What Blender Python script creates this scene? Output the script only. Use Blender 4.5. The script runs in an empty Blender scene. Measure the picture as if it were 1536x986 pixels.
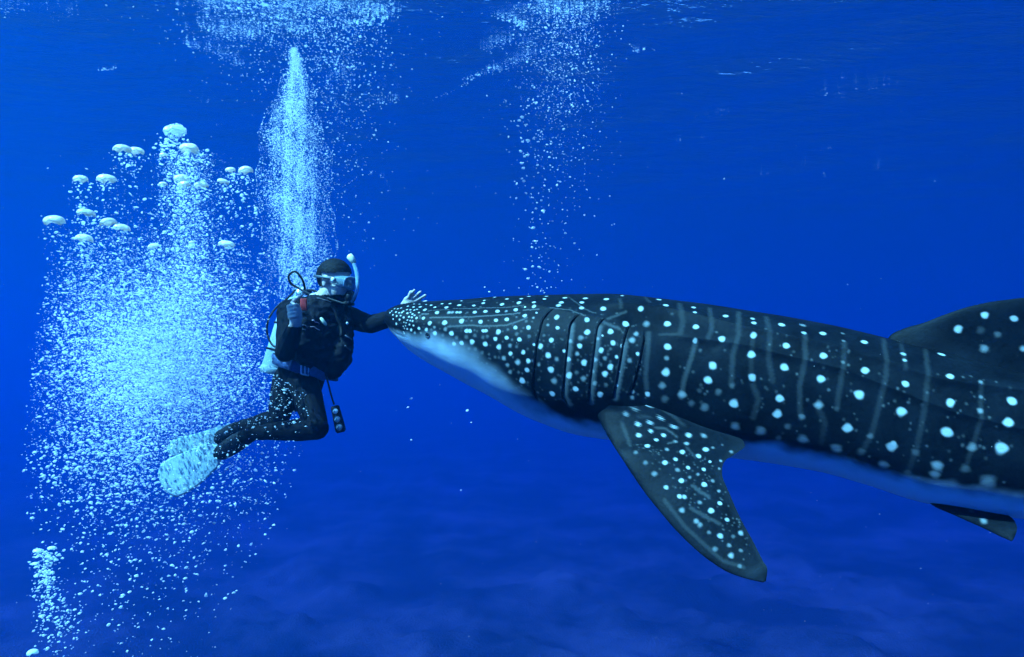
import bpy, bmesh, math, random
import numpy as np
from mathutils import Vector, Matrix, noise as mnoise

# ------------------------------------------------------------------ camera, world, sun, exposure
PW, PH = 1536.0, 986.0            # size of the photograph
FPX = 1200.0                      # focal length in photograph pixels
PITCH = math.radians(2.0)         # camera tilted slightly up
SURF_Z, BED_Z = 8.5, -19.0         # water surface and seabed, camera at z = 0

scene = bpy.context.scene
COL = scene.collection

cam_data = bpy.data.cameras.new('camera')
cam_data.sensor_fit = 'HORIZONTAL'
cam_data.sensor_width = 36.0
cam_data.lens = 36.0 * FPX / PW
cam_data.clip_start = 0.05
cam_data.clip_end = 2000.0
camera = bpy.data.objects.new('camera', cam_data)
camera.rotation_euler = (math.radians(90.0) + PITCH, 0.0, 0.0)
COL.objects.link(camera)
scene.camera = camera

SUN_ELEV, SUN_AZ = math.radians(50.0), math.radians(-119.0)   # azimuth from +Y (view direction) towards +X
world = bpy.data.worlds.new('World')
scene.world = world
world.use_nodes = True
wn = world.node_tree.nodes
sky = wn.new('ShaderNodeTexSky')
sky.sky_type = 'NISHITA'
sky.sun_disc = False
sky.sun_elevation = SUN_ELEV
sky.sun_rotation = SUN_AZ
world.node_tree.links.new(sky.outputs['Color'], wn['Background'].inputs['Color'])
wn['Background'].inputs['Strength'].default_value = 0.12

sun_data = bpy.data.lights.new('sun', 'SUN')
sun_data.energy = 5.0
sun_data.angle = math.radians(0.6)
sun_data.color = (1.0, 0.96, 0.9)
sun = bpy.data.objects.new('sun', sun_data)
SUN_DIR = Vector((math.sin(SUN_AZ) * math.cos(SUN_ELEV), math.cos(SUN_AZ) * math.cos(SUN_ELEV), math.sin(SUN_ELEV)))
sun.rotation_euler = (-SUN_DIR).to_track_quat('-Z', 'Y').to_euler()
COL.objects.link(sun)

scene.view_settings.view_transform = 'Standard'
scene.view_settings.look = 'None'
scene.view_settings.gamma = 1.0
scene.view_settings.exposure = 2.4
scene.cycles.use_denoising = True
scene.cycles.use_adaptive_sampling = True
scene.cycles.adaptive_threshold = 0.03
scene.cycles.max_bounces = 8
scene.cycles.diffuse_bounces = 4
scene.cycles.glossy_bounces = 3
scene.cycles.transparent_max_bounces = 16
scene.cycles.volume_bounces = 2

# ------------------------------------------------------------------ helpers
def pix(px, py, depth):
    """photograph pixel + distance along the view axis -> point in the place"""
    x = (px - PW / 2) / FPX * depth
    y = -(py - PH / 2) / FPX * depth
    c, s = math.cos(PITCH), math.sin(PITCH)
    return Vector((x, depth * c - y * s, depth * s + y * c))

def project(P):
    """points (n,3) -> photograph pixels (n,2) and depth (n,)"""
    c, s = math.cos(PITCH), math.sin(PITCH)
    d = P[:, 1] * c + P[:, 2] * s
    v = -P[:, 1] * s + P[:, 2] * c
    return np.stack([PW / 2 + FPX * P[:, 0] / d, PH / 2 - FPX * v / d], 1), d

def tag(o, label=None, cat=None, group=None, kind=None):
    if label: o['label'] = label
    if cat: o['category'] = cat
    if group: o['group'] = group
    if kind: o['kind'] = kind
    return o

def link(o, parent=None):
    COL.objects.link(o)
    if parent is not None:
        o.parent = parent
        o.matrix_parent_inverse = parent.matrix_world.inverted()
    return o

def empty(name, loc):
    o = bpy.data.objects.new(name, None)
    o.empty_display_size = 0.1
    o.location = loc
    o.matrix_world = Matrix.Translation(loc)
    COL.objects.link(o)
    return o

def mesh_obj(name, verts, faces, mats, parent=None, smooth=True):
    """a mesh of world-space points; its origin goes to the parent's"""
    me = bpy.data.meshes.new(name)
    off, q = np.zeros(3), parent
    while q is not None:
        off += np.array(q.location); q = q.parent
    V = np.asarray([tuple(v) for v in verts] if not isinstance(verts, np.ndarray) else verts, dtype=float) - off
    if isinstance(faces, np.ndarray):
        nf, k = faces.shape
        me.vertices.add(len(V)); me.vertices.foreach_set('co', V.astype(np.float32).ravel())
        me.loops.add(nf * k); me.loops.foreach_set('vertex_index', faces.astype(np.int32).ravel())
        me.polygons.add(nf)
        me.polygons.foreach_set('loop_start', np.arange(0, nf * k, k, dtype=np.int32))
        me.update(calc_edges=True)
        me.validate()
    else:
        me.from_pydata([tuple(v) for v in V], [], [tuple(f) for f in faces])
        me.update()
    for m in (mats if isinstance(mats, (list, tuple)) else [mats]):
        me.materials.append(m)
    if smooth:
        me.polygons.foreach_set('use_smooth', np.ones(len(me.polygons), dtype=bool))
    o = bpy.data.objects.new(name, me)
    COL.objects.link(o)
    if parent is not None:
        o.parent = parent
    return o

def new_mat(name):
    m = bpy.data.materials.new(name)
    m.use_nodes = True
    return m, m.node_tree.nodes, m.node_tree.links, m.node_tree.nodes['Principled BSDF']

def plain(name, col, rough=0.5, spec=0.5, metal=0.0, var=0.0, scale=20.0, bump=0.0, coat=0.0):
    """procedural material: colour with a little noise in it and fine relief"""
    m, n, l, b = new_mat(name)
    b.inputs['Roughness'].default_value = rough
    b.inputs['Specular IOR Level'].default_value = spec
    b.inputs['Metallic'].default_value = metal
    b.inputs['Coat Weight'].default_value = coat
    tc = n.new('ShaderNodeTexCoord')
    nz = n.new('ShaderNodeTexNoise'); nz.inputs['Scale'].default_value = scale; nz.inputs['Detail'].default_value = 4
    l.new(tc.outputs['Object'], nz.inputs['Vector'])
    rp = n.new('ShaderNodeValToRGB')
    rp.color_ramp.elements[0].color = tuple(c * (1 - var) for c in col) + (1,)
    rp.color_ramp.elements[1].color = tuple(min(1, c * (1 + var)) for c in col) + (1,)
    rp.color_ramp.elements[0].position, rp.color_ramp.elements[1].position = 0.3, 0.7
    l.new(nz.outputs['Fac'], rp.inputs['Fac']); l.new(rp.outputs['Color'], b.inputs['Base Color'])
    if bump:
        bp = n.new('ShaderNodeBump'); bp.inputs['Strength'].default_value = bump; bp.inputs['Distance'].default_value = 0.01
        l.new(nz.outputs['Fac'], bp.inputs['Height']); l.new(bp.outputs['Normal'], b.inputs['Normal'])
    return m

def smoothstep(a, b, x):
    t = np.clip((x - a) / (b - a), 0, 1)
    return t * t * (3 - 2 * t)

def interp(xs, ys, x):
    """smooth (Catmull-Rom style) interpolation of a table"""
    xs, ys = np.asarray(xs, float), np.asarray(ys, float)
    m = np.gradient(ys, xs)
    i = np.clip(np.searchsorted(xs, x) - 1, 0, len(xs) - 2)
    h = xs[i + 1] - xs[i]; t = np.clip((x - xs[i]) / h, 0, 1)
    return ((2*t**3 - 3*t**2 + 1) * ys[i] + (t**3 - 2*t**2 + t) * h * m[i] + (-2*t**3 + 3*t**2) * ys[i+1] + (t**3 - t**2) * h * m[i+1])

# ------------------------------------------------------------------ the sea: water body, surface, bed
def build_sea():
    # water body: one closed box of evenly coloured water round everything
    m = bpy.data.materials.new('sea_water')
    m.use_nodes = True
    n, l = m.node_tree.nodes, m.node_tree.links
    n.remove(n['Principled BSDF'])
    v = n.new('ShaderNodeVolumePrincipled')
    v.inputs['Color'].default_value = WATER_COL
    v.inputs['Absorption Color'].default_value = WATER_ABS
    v.inputs['Density'].default_value = WATER_DENS
    v.inputs['Anisotropy'].default_value = WATER_G
    l.new(v.outputs['Volume'], n['Material Output'].inputs['Volume'])
    bm = bmesh.new()
    bmesh.ops.create_cube(bm, size=1.0)
    S = 360.0
    z0, z1 = BED_Z - 6.0, SURF_Z + 1.0
    bmesh.ops.scale(bm, vec=(2 * S, 2 * S, z1 - z0), verts=bm.verts)
    bmesh.ops.translate(bm, vec=(0, 0, (z0 + z1) / 2), verts=bm.verts)
    me = bpy.data.meshes.new('haze'); bm.to_mesh(me); bm.free()
    me.materials.append(m)
    o = bpy.data.objects.new('haze', me); COL.objects.link(o)
    tag(o, 'clear deep blue sea water that far things fade into', 'water', kind='stuff')

    # the water surface seen from below: waves that mirror the depths, sky light entering from above
    m, n, l, b = new_mat('water_surface')
    n.remove(b)
    tr = n.new('ShaderNodeBsdfTransparent'); tr.inputs['Color'].default_value = SURF_TINT
    gl = n.new('ShaderNodeBsdfGlossy'); gl.inputs['Roughness'].default_value = 0.22
    gl.inputs['Color'].default_value = (0.9, 0.97, 1.0, 1)
    fr = n.new('ShaderNodeFresnel'); fr.inputs['IOR'].default_value = 1.333
    mx = n.new('ShaderNodeMixShader')
    tc = n.new('ShaderNodeTexCoord')
    nz = n.new('ShaderNodeTexNoise'); nz.inputs['Scale'].default_value = 1.6; nz.inputs['Detail'].default_value = 4; nz.inputs['Roughness'].default_value = 0.6
    mp = n.new('ShaderNodeMapping'); mp.inputs['Scale'].default_value = (0.55, 1.25, 1)
    bp = n.new('ShaderNodeBump'); bp.inputs['Strength'].default_value = 1.0; bp.inputs['Distance'].default_value = SURF_BUMP
    l.new(tc.outputs['Object'], mp.inputs['Vector']); l.new(mp.outputs['Vector'], nz.inputs['Vector'])
    l.new(nz.outputs['Fac'], bp.inputs['Height'])
    l.new(bp.outputs['Normal'], fr.inputs['Normal']); l.new(bp.outputs['Normal'], gl.inputs['Normal'])
    l.new(fr.outputs['Fac'], mx.inputs['Fac']); l.new(tr.outputs['BSDF'], mx.inputs[1]); l.new(gl.outputs['BSDF'], mx.inputs[2])
    l.new(mx.outputs['Shader'], n['Material Output'].inputs['Surface'])
    xs = np.concatenate([-np.geomspace(350, 30, 14), np.linspace(-28, 28, 260), np.geomspace(30, 350, 14)])
    ys = np.concatenate([-np.geomspace(350, 13, 10), np.linspace(-10, 45, 260), np.geomspace(47, 350, 14)])
    X, Y = np.meshgrid(xs, ys)
    rng = np.random.default_rng(9)
    Z = np.zeros_like(X)
    for k in range(26):
        wl = rng.uniform(0.7, 6.0); a = rng.normal(1.2, 0.5); ph = rng.uniform(0, 6.28)
        Z += WAVE_AMP * wl ** 1.1 * np.sin((X * math.cos(a) + Y * math.sin(a)) * 6.283 / wl + ph)
    Z *= np.exp(-((X / 60) ** 2 + ((Y - 15) / 60) ** 2))
    V = np.stack([X, Y, SURF_Z + np.clip(Z, -0.7, 0.7)], -1).reshape(-1, 3)
    nx, ny = len(xs), len(ys)
    i = np.arange(nx * ny).reshape(ny, nx)
    F = np.stack([i[:-1, :-1], i[:-1, 1:], i[1:, 1:], i[1:, :-1]], -1).reshape(-1, 4)
    tag(mesh_obj('water_surface', V, F, m), 'rippled underside of the sea surface with bright glints', 'water', kind='structure')

    # seabed: pale sand with dark reef patches and low mounds
    m, n, l, b = new_mat('seabed')
    b.inputs['Roughness'].default_value = 0.95
    b.inputs['Specular IOR Level'].default_value = 0.1
    tc = n.new('ShaderNodeTexCoord')
    n1 = n.new('ShaderNodeTexNoise'); n1.inputs['Scale'].default_value = 0.11; n1.inputs['Detail'].default_value = 8; n1.inputs['Roughness'].default_value = 0.62
    mp = n.new('ShaderNodeMapping'); mp.inputs['Scale'].default_value = (0.8, 0.8, 1); mp.inputs['Location'].default_value = BED_OFF
    l.new(tc.outputs['Object'], mp.inputs['Vector']); l.new(mp.outputs['Vector'], n1.inputs['Vector'])
    rp = n.new('ShaderNodeValToRGB')
    e = rp.color_ramp.elements
    e[0].position, e[0].color = 0.42, (0.02, 0.03, 0.03, 1)
    e[1].position, e[1].color = 0.70, (0.13, 0.13, 0.125, 1)
    l.new(n1.outputs['Fac'], rp.inputs['Fac']); l.new(rp.outputs['Color'], b.inputs['Base Color'])
    n2 = n.new('ShaderNodeTexNoise'); n2.inputs['Scale'].default_value = 6; n2.inputs['Detail'].default_value = 6
    l.new(tc.outputs['Object'], n2.inputs['Vector'])
    bp = n.new('ShaderNodeBump'); bp.inputs['Distance'].default_value = 0.15
    l.new(n2.outputs['Fac'], bp.inputs['Height']); l.new(bp.outputs['Normal'], b.inputs['Normal'])
    xs = np.concatenate([-np.geomspace(358, 42, 10), np.linspace(-40, 40, 170), np.geomspace(42, 358, 10)])
    ys = np.concatenate([-np.geomspace(358, 11, 8), np.linspace(-8, 70, 170), np.geomspace(73, 358, 10)])
    X, Y = np.meshgrid(xs, ys)
    Z = np.array([mnoise.fractal(Vector((x * .16, y * .16, 3.1)), 0.9, 2.1, 5) for x, y in zip(X.ravel(), Y.ravel())]).reshape(X.shape)
    Z = np.where(Z > 0, Z * 1.5, Z * 0.3)
    V = np.stack([X, Y, BED_Z + Z], -1).reshape(-1, 3)
    nx, ny = len(xs), len(ys)
    i = np.arange(nx * ny).reshape(ny, nx)
    F = np.stack([i[:-1, :-1], i[:-1, 1:], i[1:, 1:], i[1:, :-1]], -1).reshape(-1, 4)
    tag(mesh_obj('seabed', V, F, m), 'dim blue sandy seabed with dark reef patches', 'seabed', kind='structure')

WATER_COL = (0.001, 0.160, 0.345, 1)
WATER_ABS = (0.0, 0.0, 0.6, 1)
WATER_DENS = 0.030
WATER_G = 0.72
SURF_TINT = (0.24, 0.84, 1.0, 1)
SURF_BUMP = 0.11
WAVE_AMP = 0.004
BED_OFF = (3.0, 1.0, 0.0)
build_sea()
# ------------------------------------------------------------------ whale shark
def crop_list(x0, y0, k, rows):
    """positions read off an enlarged piece of the photograph -> photograph pixels; (x, y, radius[, strength])"""
    return [(x0 + r[0] / k, y0 + r[1] / k, r[2] / k, r[3] if len(r) > 3 else 1.0) for r in rows]

def crop_lines(x0, y0, k, rows):
    return [([(x0 + x / k, y0 + y / k) for x, y in pts], w / k, s) for pts, w, s in rows]

F_, B_ = 0.30, 0.55
HEAD = crop_list(570, 430, 5.8, [
    (88,228,8),(103,213,8),(128,193,8),(155,195,9),(183,187,9),(138,222,10),(165,228,9),(192,226,11),(112,248,9),(145,256,10),
    (178,252,9),(208,268,11),(115,283,9),(172,288,10),(140,325,12),(205,215,9),(240,232,12),(243,172,12),(235,200,9),(293,178,13),
    (265,202,9),(297,205,10),(325,200,8),(350,178,14),(392,203,18),(340,228,9),(285,240,10),(265,225,8),(250,262,10),(278,270,10),
    (300,250,9),(320,275,12),(240,293,8),(262,298,8),(285,300,9),(205,310,7),(228,315,7),(222,340,7),(200,345,7),(258,330,9),
    (290,338,9),(210,365,7),(238,370,9),(270,378,14),(380,278,16),(340,365,15),(405,375,16),(300,405,13,.6),(355,405,10,.5),
    (207,408,9,1.2),(205,395,7,1.2),(295,150,10),(345,152,9),(400,155,8),(445,162,13),(540,152,14),(610,152,14),(480,183,13),(578,183,18),  # first two paint the lip highlight at the mouth corner
    (690,165,20),(710,127,13),(815,165,16),(900,150,18),(905,130,12),(1000,108,18),(1105,127,18),(1295,97,18),(1230,122,18),(1060,162,18),
    (1210,158,20),(1340,188,18),(1450,92,16),(1430,118,17),(1345,155,18),(1265,188,11),(500,230,20),(600,229,18,.7),(630,228,16,.6),
    (670,228,17,.8),(700,228,16,.8),(825,222,20),(918,216,19),(1022,216,21),(1097,212,13,.6),(1180,205,21),
    (435,320,20),(565,316,25),(710,300,25),(872,305,22),(1010,292,20),(1103,286,22),(1262,258,20),(795,295,10,F_),(940,292,9,F_),
    (1187,265,12,F_),(1365,237,10),(1335,277,12,.6),(475,355,14,.5),(478,405,22),(570,372,18,.5),(620,408,24),(750,385,20),(780,385,20),
    (895,385,18),(920,385,18),(1030,393,24),(1113,373,14,F_),(1180,355,20),(1292,357,22),(1275,303,16,F_),(545,425,16,F_),(665,445,18,F_),
    (750,440,20,F_),(825,425,18,F_),(895,440,16,F_),(930,434,16,F_),(1005,455,20),(1100,447,20),(1187,412,18,F_),(1215,460,22),(1300,433,18,F_),
    (1150,465,12,F_),(1425,425,14,F_),(1485,465,18),(550,472,16,F_),(480,460,10,F_),(645,498,20),(708,493,22),(800,480,24),(915,500,24),
    (1035,522,24),(1130,515,18,.5),(1190,525,14,F_),(1245,572,20),(1340,505,14),(1395,520,24),(770,540,16,F_),(830,545,18,F_),(890,575,16,F_),
    (1135,580,20),(1078,625,20,.6),(1200,660,24,.7),(1290,645,22),(1110,680,18,.5),(1280,725,24,.8),(1135,745,18,.5),(1240,818,24),
    (1205,745,14,F_),(1000,615,14,F_),(950,590,12,F_),(1470,597,22),(1383,680,14,.5),(1485,720,22),(1460,335,14,F_)])
GILL = crop_list(780, 430, 4.288, [
    (288,75,15),(265,110,17),(250,130,17),(420,77,17),(400,105,16),(395,143,17),(555,92,18),(533,152,20),(655,75,12),(778,158,20),
    (893,100,18),(938,143,18),(15,605,22),(238,200,18),(243,268,14),(178,248,10,.5),(203,345,16),(183,440,20),(238,465,14,.5),
    (200,533,22),(220,607,20,.6),(208,690,20),(120,500,12,F_),(430,218,18),(433,295,20),(390,332,18,.5),(320,350,18,.6),(285,415,12),(383,382,18),
    (307,467,18),(367,433,14,.6),(410,490,20),(313,570,22),(365,555,14,F_),(407,592,18,.5),(357,660,20),(330,290,20,F_),(580,290,20),
    (500,337,14,.6),(532,316,7),(597,366,18),(523,408,18),(582,402,10,F_),(482,472,18,.7),(547,460,14,.5),(583,515,20),(545,563,20),(523,505,10,F_),
    (468,545,16,.6),(478,620,16,.6),(552,632,14,F_),(515,692,20),(680,245,22,1.2),(722,345,20,.7),(745,305,16,.6),(658,385,14),(622,455,12),
    (705,478,16,.5),(755,435,12,1.2),(765,500,7,1.2),(636,548,7,1.2),(622,637,9,1.2),(812,240,22,.5),(945,460,16,.5),
    (915,635,22,.5),(822,690,18),(720,715,14,.6),(725,680,12,.6)])
MID = crop_list(990, 430, 3.654, [
    (30,122,14),(42,205,20),(42,330,21),(38,392,14,F_),(32,467,23),(25,615,20,F_),(185,130,14),(190,163,11),(195,225,17),
    (192,300,14,.8),(120,592,22,.7),(172,640,18,F_),(245,662,22,.45),(357,175,17),(338,295,20),(288,435,23),(262,510,24),(322,577,18,F_),
    (215,570,14,.2),(508,187,14,.8),(512,213,14),(513,278,18),(500,372,22),(505,500,22,.85),(407,640,26),(415,765,24,B_),(393,540,16,F_),(663,223,18),
    (690,332,19),(682,443,23),(657,615,23),(645,697,25),(700,765,18,F_),(552,792,27,B_),(778,222,16,.5),(785,270,14,.8),(775,715,18,.45),
    (785,838,28,B_),(892,270,18),(893,387,20),(882,508,23),(868,650,22,.7),(965,885,28,B_),(970,665,16,.2),(650,828,16,F_)])
REAR = crop_list(1250, 430, 2.528, [
    (35,183,8,.4),(35,216,8,.4),(37,290,8,.4),(115,216,13),(118,320,15),(98,410,19),(55,536,19),(15,615,18,B_),(108,625,15,F_),
    (140,565,12,.4),(247,198,11),(262,262,11,.8),(267,288,9,.8),(272,372,14),(258,473,19),(222,605,20,.85),(230,595,12,.9),(190,675,19,B_),(115,692,14,.2),(311,630,15,F_),
    (282,703,14,F_),(410,260,14),(437,350,14),(440,442,16),(432,550,22),(395,680,20,.75),(385,712,18,.6),(553,372,9,.5),(558,420,8,.5),
    (553,473,11,.6),(527,610,16,B_),(500,690,17,F_),(677,437,18),(661,516,19),(637,615,24),(585,740,27,B_)])
def filler(region, n, base, rng, r0, r1):
    """small faint flecks in the gaps between the main spots"""
    out = []
    B = np.array([(q[0], q[1], q[2]) for q in base])
    for _ in range(n):
        x, y = region(rng)
        if (np.hypot(B[:, 0] - x, B[:, 1] - y) > B[:, 2] + 2.2).all():
            out.append((x, y, rng.uniform(r0, r1), rng.uniform(0.12, 0.30)))
    return out
_frng = np.random.default_rng(8)
def _head_region(r):
    x = r.uniform(600, 975); return x, r.uniform(np.interp(x, [600, 800, 975], [460, 452, 470]), np.interp(x, [600, 700, 800, 975], [502, 530, 600, 600]))
def _flank_region(r):
    x = r.uniform(985, 1520); return x, r.uniform(np.interp(x, [985, 1520], [465, 575]), np.interp(x, [985, 1520], [620, 730]))
BODY_SPOTS = HEAD + GILL + MID + REAR
BODY_SPOTS += filler(_head_region, 420, BODY_SPOTS, _frng, 1.2, 2.3) + filler(_flank_region, 160, BODY_SPOTS, _frng, 1.4, 2.8)
DORSAL_SPOTS = crop_list(1250, 430, 2.528, [(474,160,15),(575,107,14),(685,120,14),(570,235,14,.6),(625,183,12,.35),(558,165,14,.2),(555,305,11,.3),
    (657,330,12,.2),(718,235,12,.7),(760,160,14),(800,240,14),(760,320,12,.5),(840,150,12)])
PELVIC_SPOTS = crop_list(1250, 430, 2.528, [(568,890,12,B_),(520,850,8,.2)])
PECT_SPOTS = crop_list(890, 580, 3.286, [
    (265,97,13),(205,110,13,.6),(160,135,13,.6),(333,155,12),(278,177,12),(217,185,14),(397,200,13),(283,222,11),(225,238,14),(348,238,13),
    (470,240,16),(310,265,12),(267,292,14),(405,272,11,.5),(460,280,13,.7),(440,323,16),(363,312,11,.6),(520,343,15),(555,313,17),(408,357,12),(353,377,15),
    (575,370,9),(543,410,12),(467,400,12),(415,410,13,.5),(517,432,9,.5),(475,447,9,.5),(432,463,15),(545,483,16),(587,463,11,.5),(620,515,9,.6),
    (425,543,14),(450,543,14,.8),(622,575,13),(523,572,12,.5),(580,612,17),(437,610,15,.6),(360,495,14,.8),(302,430,15,.5),(208,322,12,.4),(255,375,13,.4),
    (508,665,15,.6),(525,682,14,.5),(658,655,13,.8),(627,735,17,.8),(570,718,11,.4),(670,783,12,.5),(680,833,15,.7),(728,722,14,.7),(690,740,11,.3),(727,810,11,.4),
    (600,800,15,.4),(545,245,15,.6),(680,320,12,.5),(590,300,9,.5),(635,287,8,.3),(722,885,13,.4),(620,405,8,.5),(628,365,8,.7)])
def _fin_region(r):
    t = r.uniform(0, 1) ** 1.7 * 0.92; v = r.uniform(.08, .92)
    return (930 + 195 * t) * (1 - v) + (1075 + 65 * t) * v, (660 + 200 * t) * (1 - v) + (690 + 150 * t) * v
PECT_SPOTS += filler(_fin_region, 170, PECT_SPOTS, _frng, 1.2, 2.0)
PECT_LINES = crop_lines(890, 580, 3.286, [
    ([(140,180),(160,230),(180,290)],9,.25), ([(310,205),(360,210),(410,245)],6,.4), ([(490,490),(530,520),(570,545)],9,.35),
    ([(480,600),(550,640),(620,675)],9,.3), ([(330,100),(400,150),(440,190)],8,.25), ([(350,560),(450,690),(560,790),(640,860),(740,890)],9,.22),
    ([(370,280),(410,272)],6,.4), ([(225,148),(280,150)],6,.25), ([(460,300),(500,345)],7,.25)])
PECT_SPOTS = [(x, y, 0.9 * r, q) for x, y, r, q in PECT_SPOTS]
PECT_LINES = [(p, w, 0.7 * q) for p, w, q in PECT_LINES]
BODY_LINES = crop_lines(570, 430, 5.8, [
    ([(440,272),(700,270),(900,255),(1100,242),(1220,232)],7,.42), ([(590,350),(800,335),(900,345),(1100,335),(1220,300),(1280,275)],8,.36),
    ([(640,195),(800,192),(900,185),(1100,185),(1250,175)],5,.42), ([(440,210),(600,205)],5,.4), ([(370,240),(420,240)],7,.5), ([(440,132),(700,112)],5,.3),
    ([(760,142),(950,128)],4,.3), ([(1250,210),(1380,208)],7,.4)]) + crop_lines(780, 430, 4.288, [
    ([(830,300),(825,400),(812,500),(810,600),(815,660)],14,.20), ([(570,215),(620,195),(680,170)],10,.22),
    ([(540,235),(640,275)],10,.28), ([(640,100),(650,150)],12,.15), ([(900,310),(1040,310)],9,.15),
    ([(300,60),(420,150),(470,175)],5,.3), ([(200,150),(320,160),(420,195)],5,.35), ([(800,80),(830,120)],12,.15)]) + crop_lines(990, 430, 3.654, [
    ([(195,310),(165,410),(130,520),(120,585)],12,.24), ([(430,150),(430,270),(400,370),(390,540)],13,.17), ([(270,130),(285,230),(265,290)],12,.16),
    ([(580,175),(600,270),(595,400),(620,520)],13,.14), ([(790,280),(795,400),(765,550),(770,710)],13,.17), ([(510,540),(540,620),(510,720)],14,.15),
    ([(870,680),(905,740),(885,860)],14,.13), ([(1005,320),(1005,440),(980,580),(970,660)],13,.15), ([(505,290),(500,480)],12,.12), ([(105,110),(125,200),(110,260)],14,.15),
    ([(300,350),(400,290)],14,.08)]) + crop_lines(1250, 430, 2.528, [
    ([(190,200),(200,330),(175,450),(145,560),(110,625)],9,.15), ([(345,190),(355,330),(345,470),(315,620),(285,700)],9,.14), ([(255,210),(270,320)],8,.13),
    ([(555,370),(560,500),(530,600),(500,690)],8,.14)])

#           px    top   bottom depth half-width
STATIONS = [(583.0,473,477,4.22,0.03),(584.3,466,484.5,4.218,0.095),(588,462.5,491.5,4.215,0.13),(594,459.5,500.5,4.21,0.16),
    (603,456.5,510.5,4.205,0.19),(618,454.3,525,4.195,0.225),(640,452,540,4.18,0.262),(670,450.3,558,4.16,0.295),(700,449,575,4.14,0.32),
    (740,447.6,597,4.11,0.345),(780,445.6,620,4.08,0.36),(820,443,637,4.04,0.37),(860,441.8,651,4.00,0.372),(900,442.3,658,3.96,0.37),
    (950,446,667,3.915,0.36),(1000,452,675,3.87,0.35),(1060,459.5,683,3.81,0.342),(1120,466.5,690,3.75,0.335),(1180,476,699,3.69,0.328),
    (1240,488,711,3.63,0.32),(1300,501,728,3.57,0.312),(1360,516,747,3.51,0.302),(1420,531,762,3.45,0.292),(1480,547,772,3.395,0.28),
    (1560,568,780,3.32,0.262)]
BELLY_LINE = ([570,585,605,640,680,720,750,775,800,850,900,1000,1100,1200,1280,1360,1450,1540,1700],
              [492,497,507,512,528,552,575,597,613,633,641,651,661,676,699,720,737,751,775])
RIDGES = [([880,940,1000,1127,1190,1270,1330,1400,1460,1540,1600],[459,461,466,497,510,528.5,546,571,580,590,600],0.021),
          ([985,1072,1127,1165,1269,1349,1428,1540,1600],[502,512,520,531,556,588,618,646,660],0.013),
          ([690,740,800,830,880,920,955],[449,451,459,466,475,482,489],0.011)]
GILLS = [[(832,466),(825,468),(814,479),(805,512),(799,561),(799,589),(806,601)],
         [(870,474),(863,476),(854,488),(849,528),(845,570),(843,595),(851,607)],
         [(908,480),(902,481),(895,491),(890,528),(884,570),(882,604)],
         [(944,489),(941,493),(934,516),(927,552),(919,597)],
         [(966,500),(966,510),(959,540),(951,570),(943,592)]]
BODY_LINES += [([(x + 4.5, y) for x, y in g[2:]], 4.0, 0.34) for g in GILLS[1:4]]
MOUTH = [(578,486),(585,494),(594,501.5),(606,506)]

SE = 2.25
def se(c, p):
    return np.sign(c) * np.abs(c) ** (2.0 / p)

class Shark: pass
S_ = Shark()

def solve_stations():
    st = np.array(STATIONS)
    px, yt, yb, dp, hw = st.T
    x = (px - PW / 2) / FPX * dp
    spine = np.stack([x, dp], 1)
    th = np.linspace(0, np.pi, 61)
    zt = np.array([pix(a, b, d).z for a, b, d in zip(px, yt, dp)])
    zb = np.array([pix(a, b, d).z for a, b, d in zip(px, yb, dp)])
    Y = np.array([pix(a, 0.5 * (b + c), d).y for a, b, c, d in zip(px, yt, yb, dp)])
    spine[:, 1] = Y
    tan = np.gradient(spine, axis=0)
    tan[0] = tan[4]; tan[1] = tan[4]; tan[2] = tan[4]; tan[3] = tan[4]
    tan /= np.linalg.norm(tan, axis=1)[:, None]
    side = np.stack([tan[:, 1], -tan[:, 0]], 1)              # towards the camera
    for it in range(12):
        for i in range(1, len(px)):
            k = 0.52
            zc = zb[i] + k * (zt[i] - zb[i])
            lat = hw[i] * se(np.sin(th), SE)
            z = np.where(np.cos(th) > 0, (zt[i] - zc), (zc - zb[i])) * se(np.cos(th), SE) + zc
            P = np.stack([spine[i, 0] + side[i, 0] * lat, spine[i, 1] + side[i, 1] * lat, z], 1)
            uv, d = project(P)
            a, b = uv[:, 1].argmin(), uv[:, 1].argmax()
            zt[i] += 0.7 * (uv[a, 1] - np.interp(uv[a, 0], px, yt)) * d[a] / FPX
            zb[i] += 0.7 * (uv[b, 1] - np.interp(uv[b, 0], px, yb)) * d[b] / FPX
            if zt[i] - zb[i] < 0.02:
                m = 0.5 * (zt[i] + zb[i]); zt[i], zb[i] = m + 0.01, m - 0.01
    # beyond the frame: towards the tail
    arc = np.concatenate([[0], np.cumsum(np.linalg.norm(np.diff(spine, axis=0), axis=1))])
    n = len(px)
    p, t = spine[-1].copy(), tan[-1].copy()
    ang = math.atan2(t[1], t[0])
    rows = []
    for ds, h, w, dz in ((.35,.50,.225,-.02),(.35,.41,.18,-.03),(.35,.32,.14,-.03),(.35,.24,.105,-.02),(.35,.175,.08,0),(.35,.13,.065,.02),(.25,.115,.05,.02),(.2,.09,.022,.03)):
        ang += 0.03
        p = p + ds * np.array([math.cos(ang), math.sin(ang)])
        rows.append((p[0], p[1], h, w, dz))
    zc = 0.5 * (zt[-1] + zb[-1])
    for X, Yy, h, w, dz in rows:
        zc += dz
        spine = np.vstack([spine, [X, Yy]]); zt = np.append(zt, zc + h / 2); zb = np.append(zb, zc - h / 2); hw = np.append(hw, w)
    tan2 = np.gradient(spine, axis=0); tan2[:4] = tan[4]
    tan2 /= np.linalg.norm(tan2, axis=1)[:, None]
    arc = np.concatenate([[0], np.cumsum(np.linalg.norm(np.diff(spine, axis=0), axis=1))])
    S_.arc, S_.spine, S_.tan, S_.zt, S_.zb, S_.hw, S_.n_vis = arc, spine, tan2, zt, zb, hw, n

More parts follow.
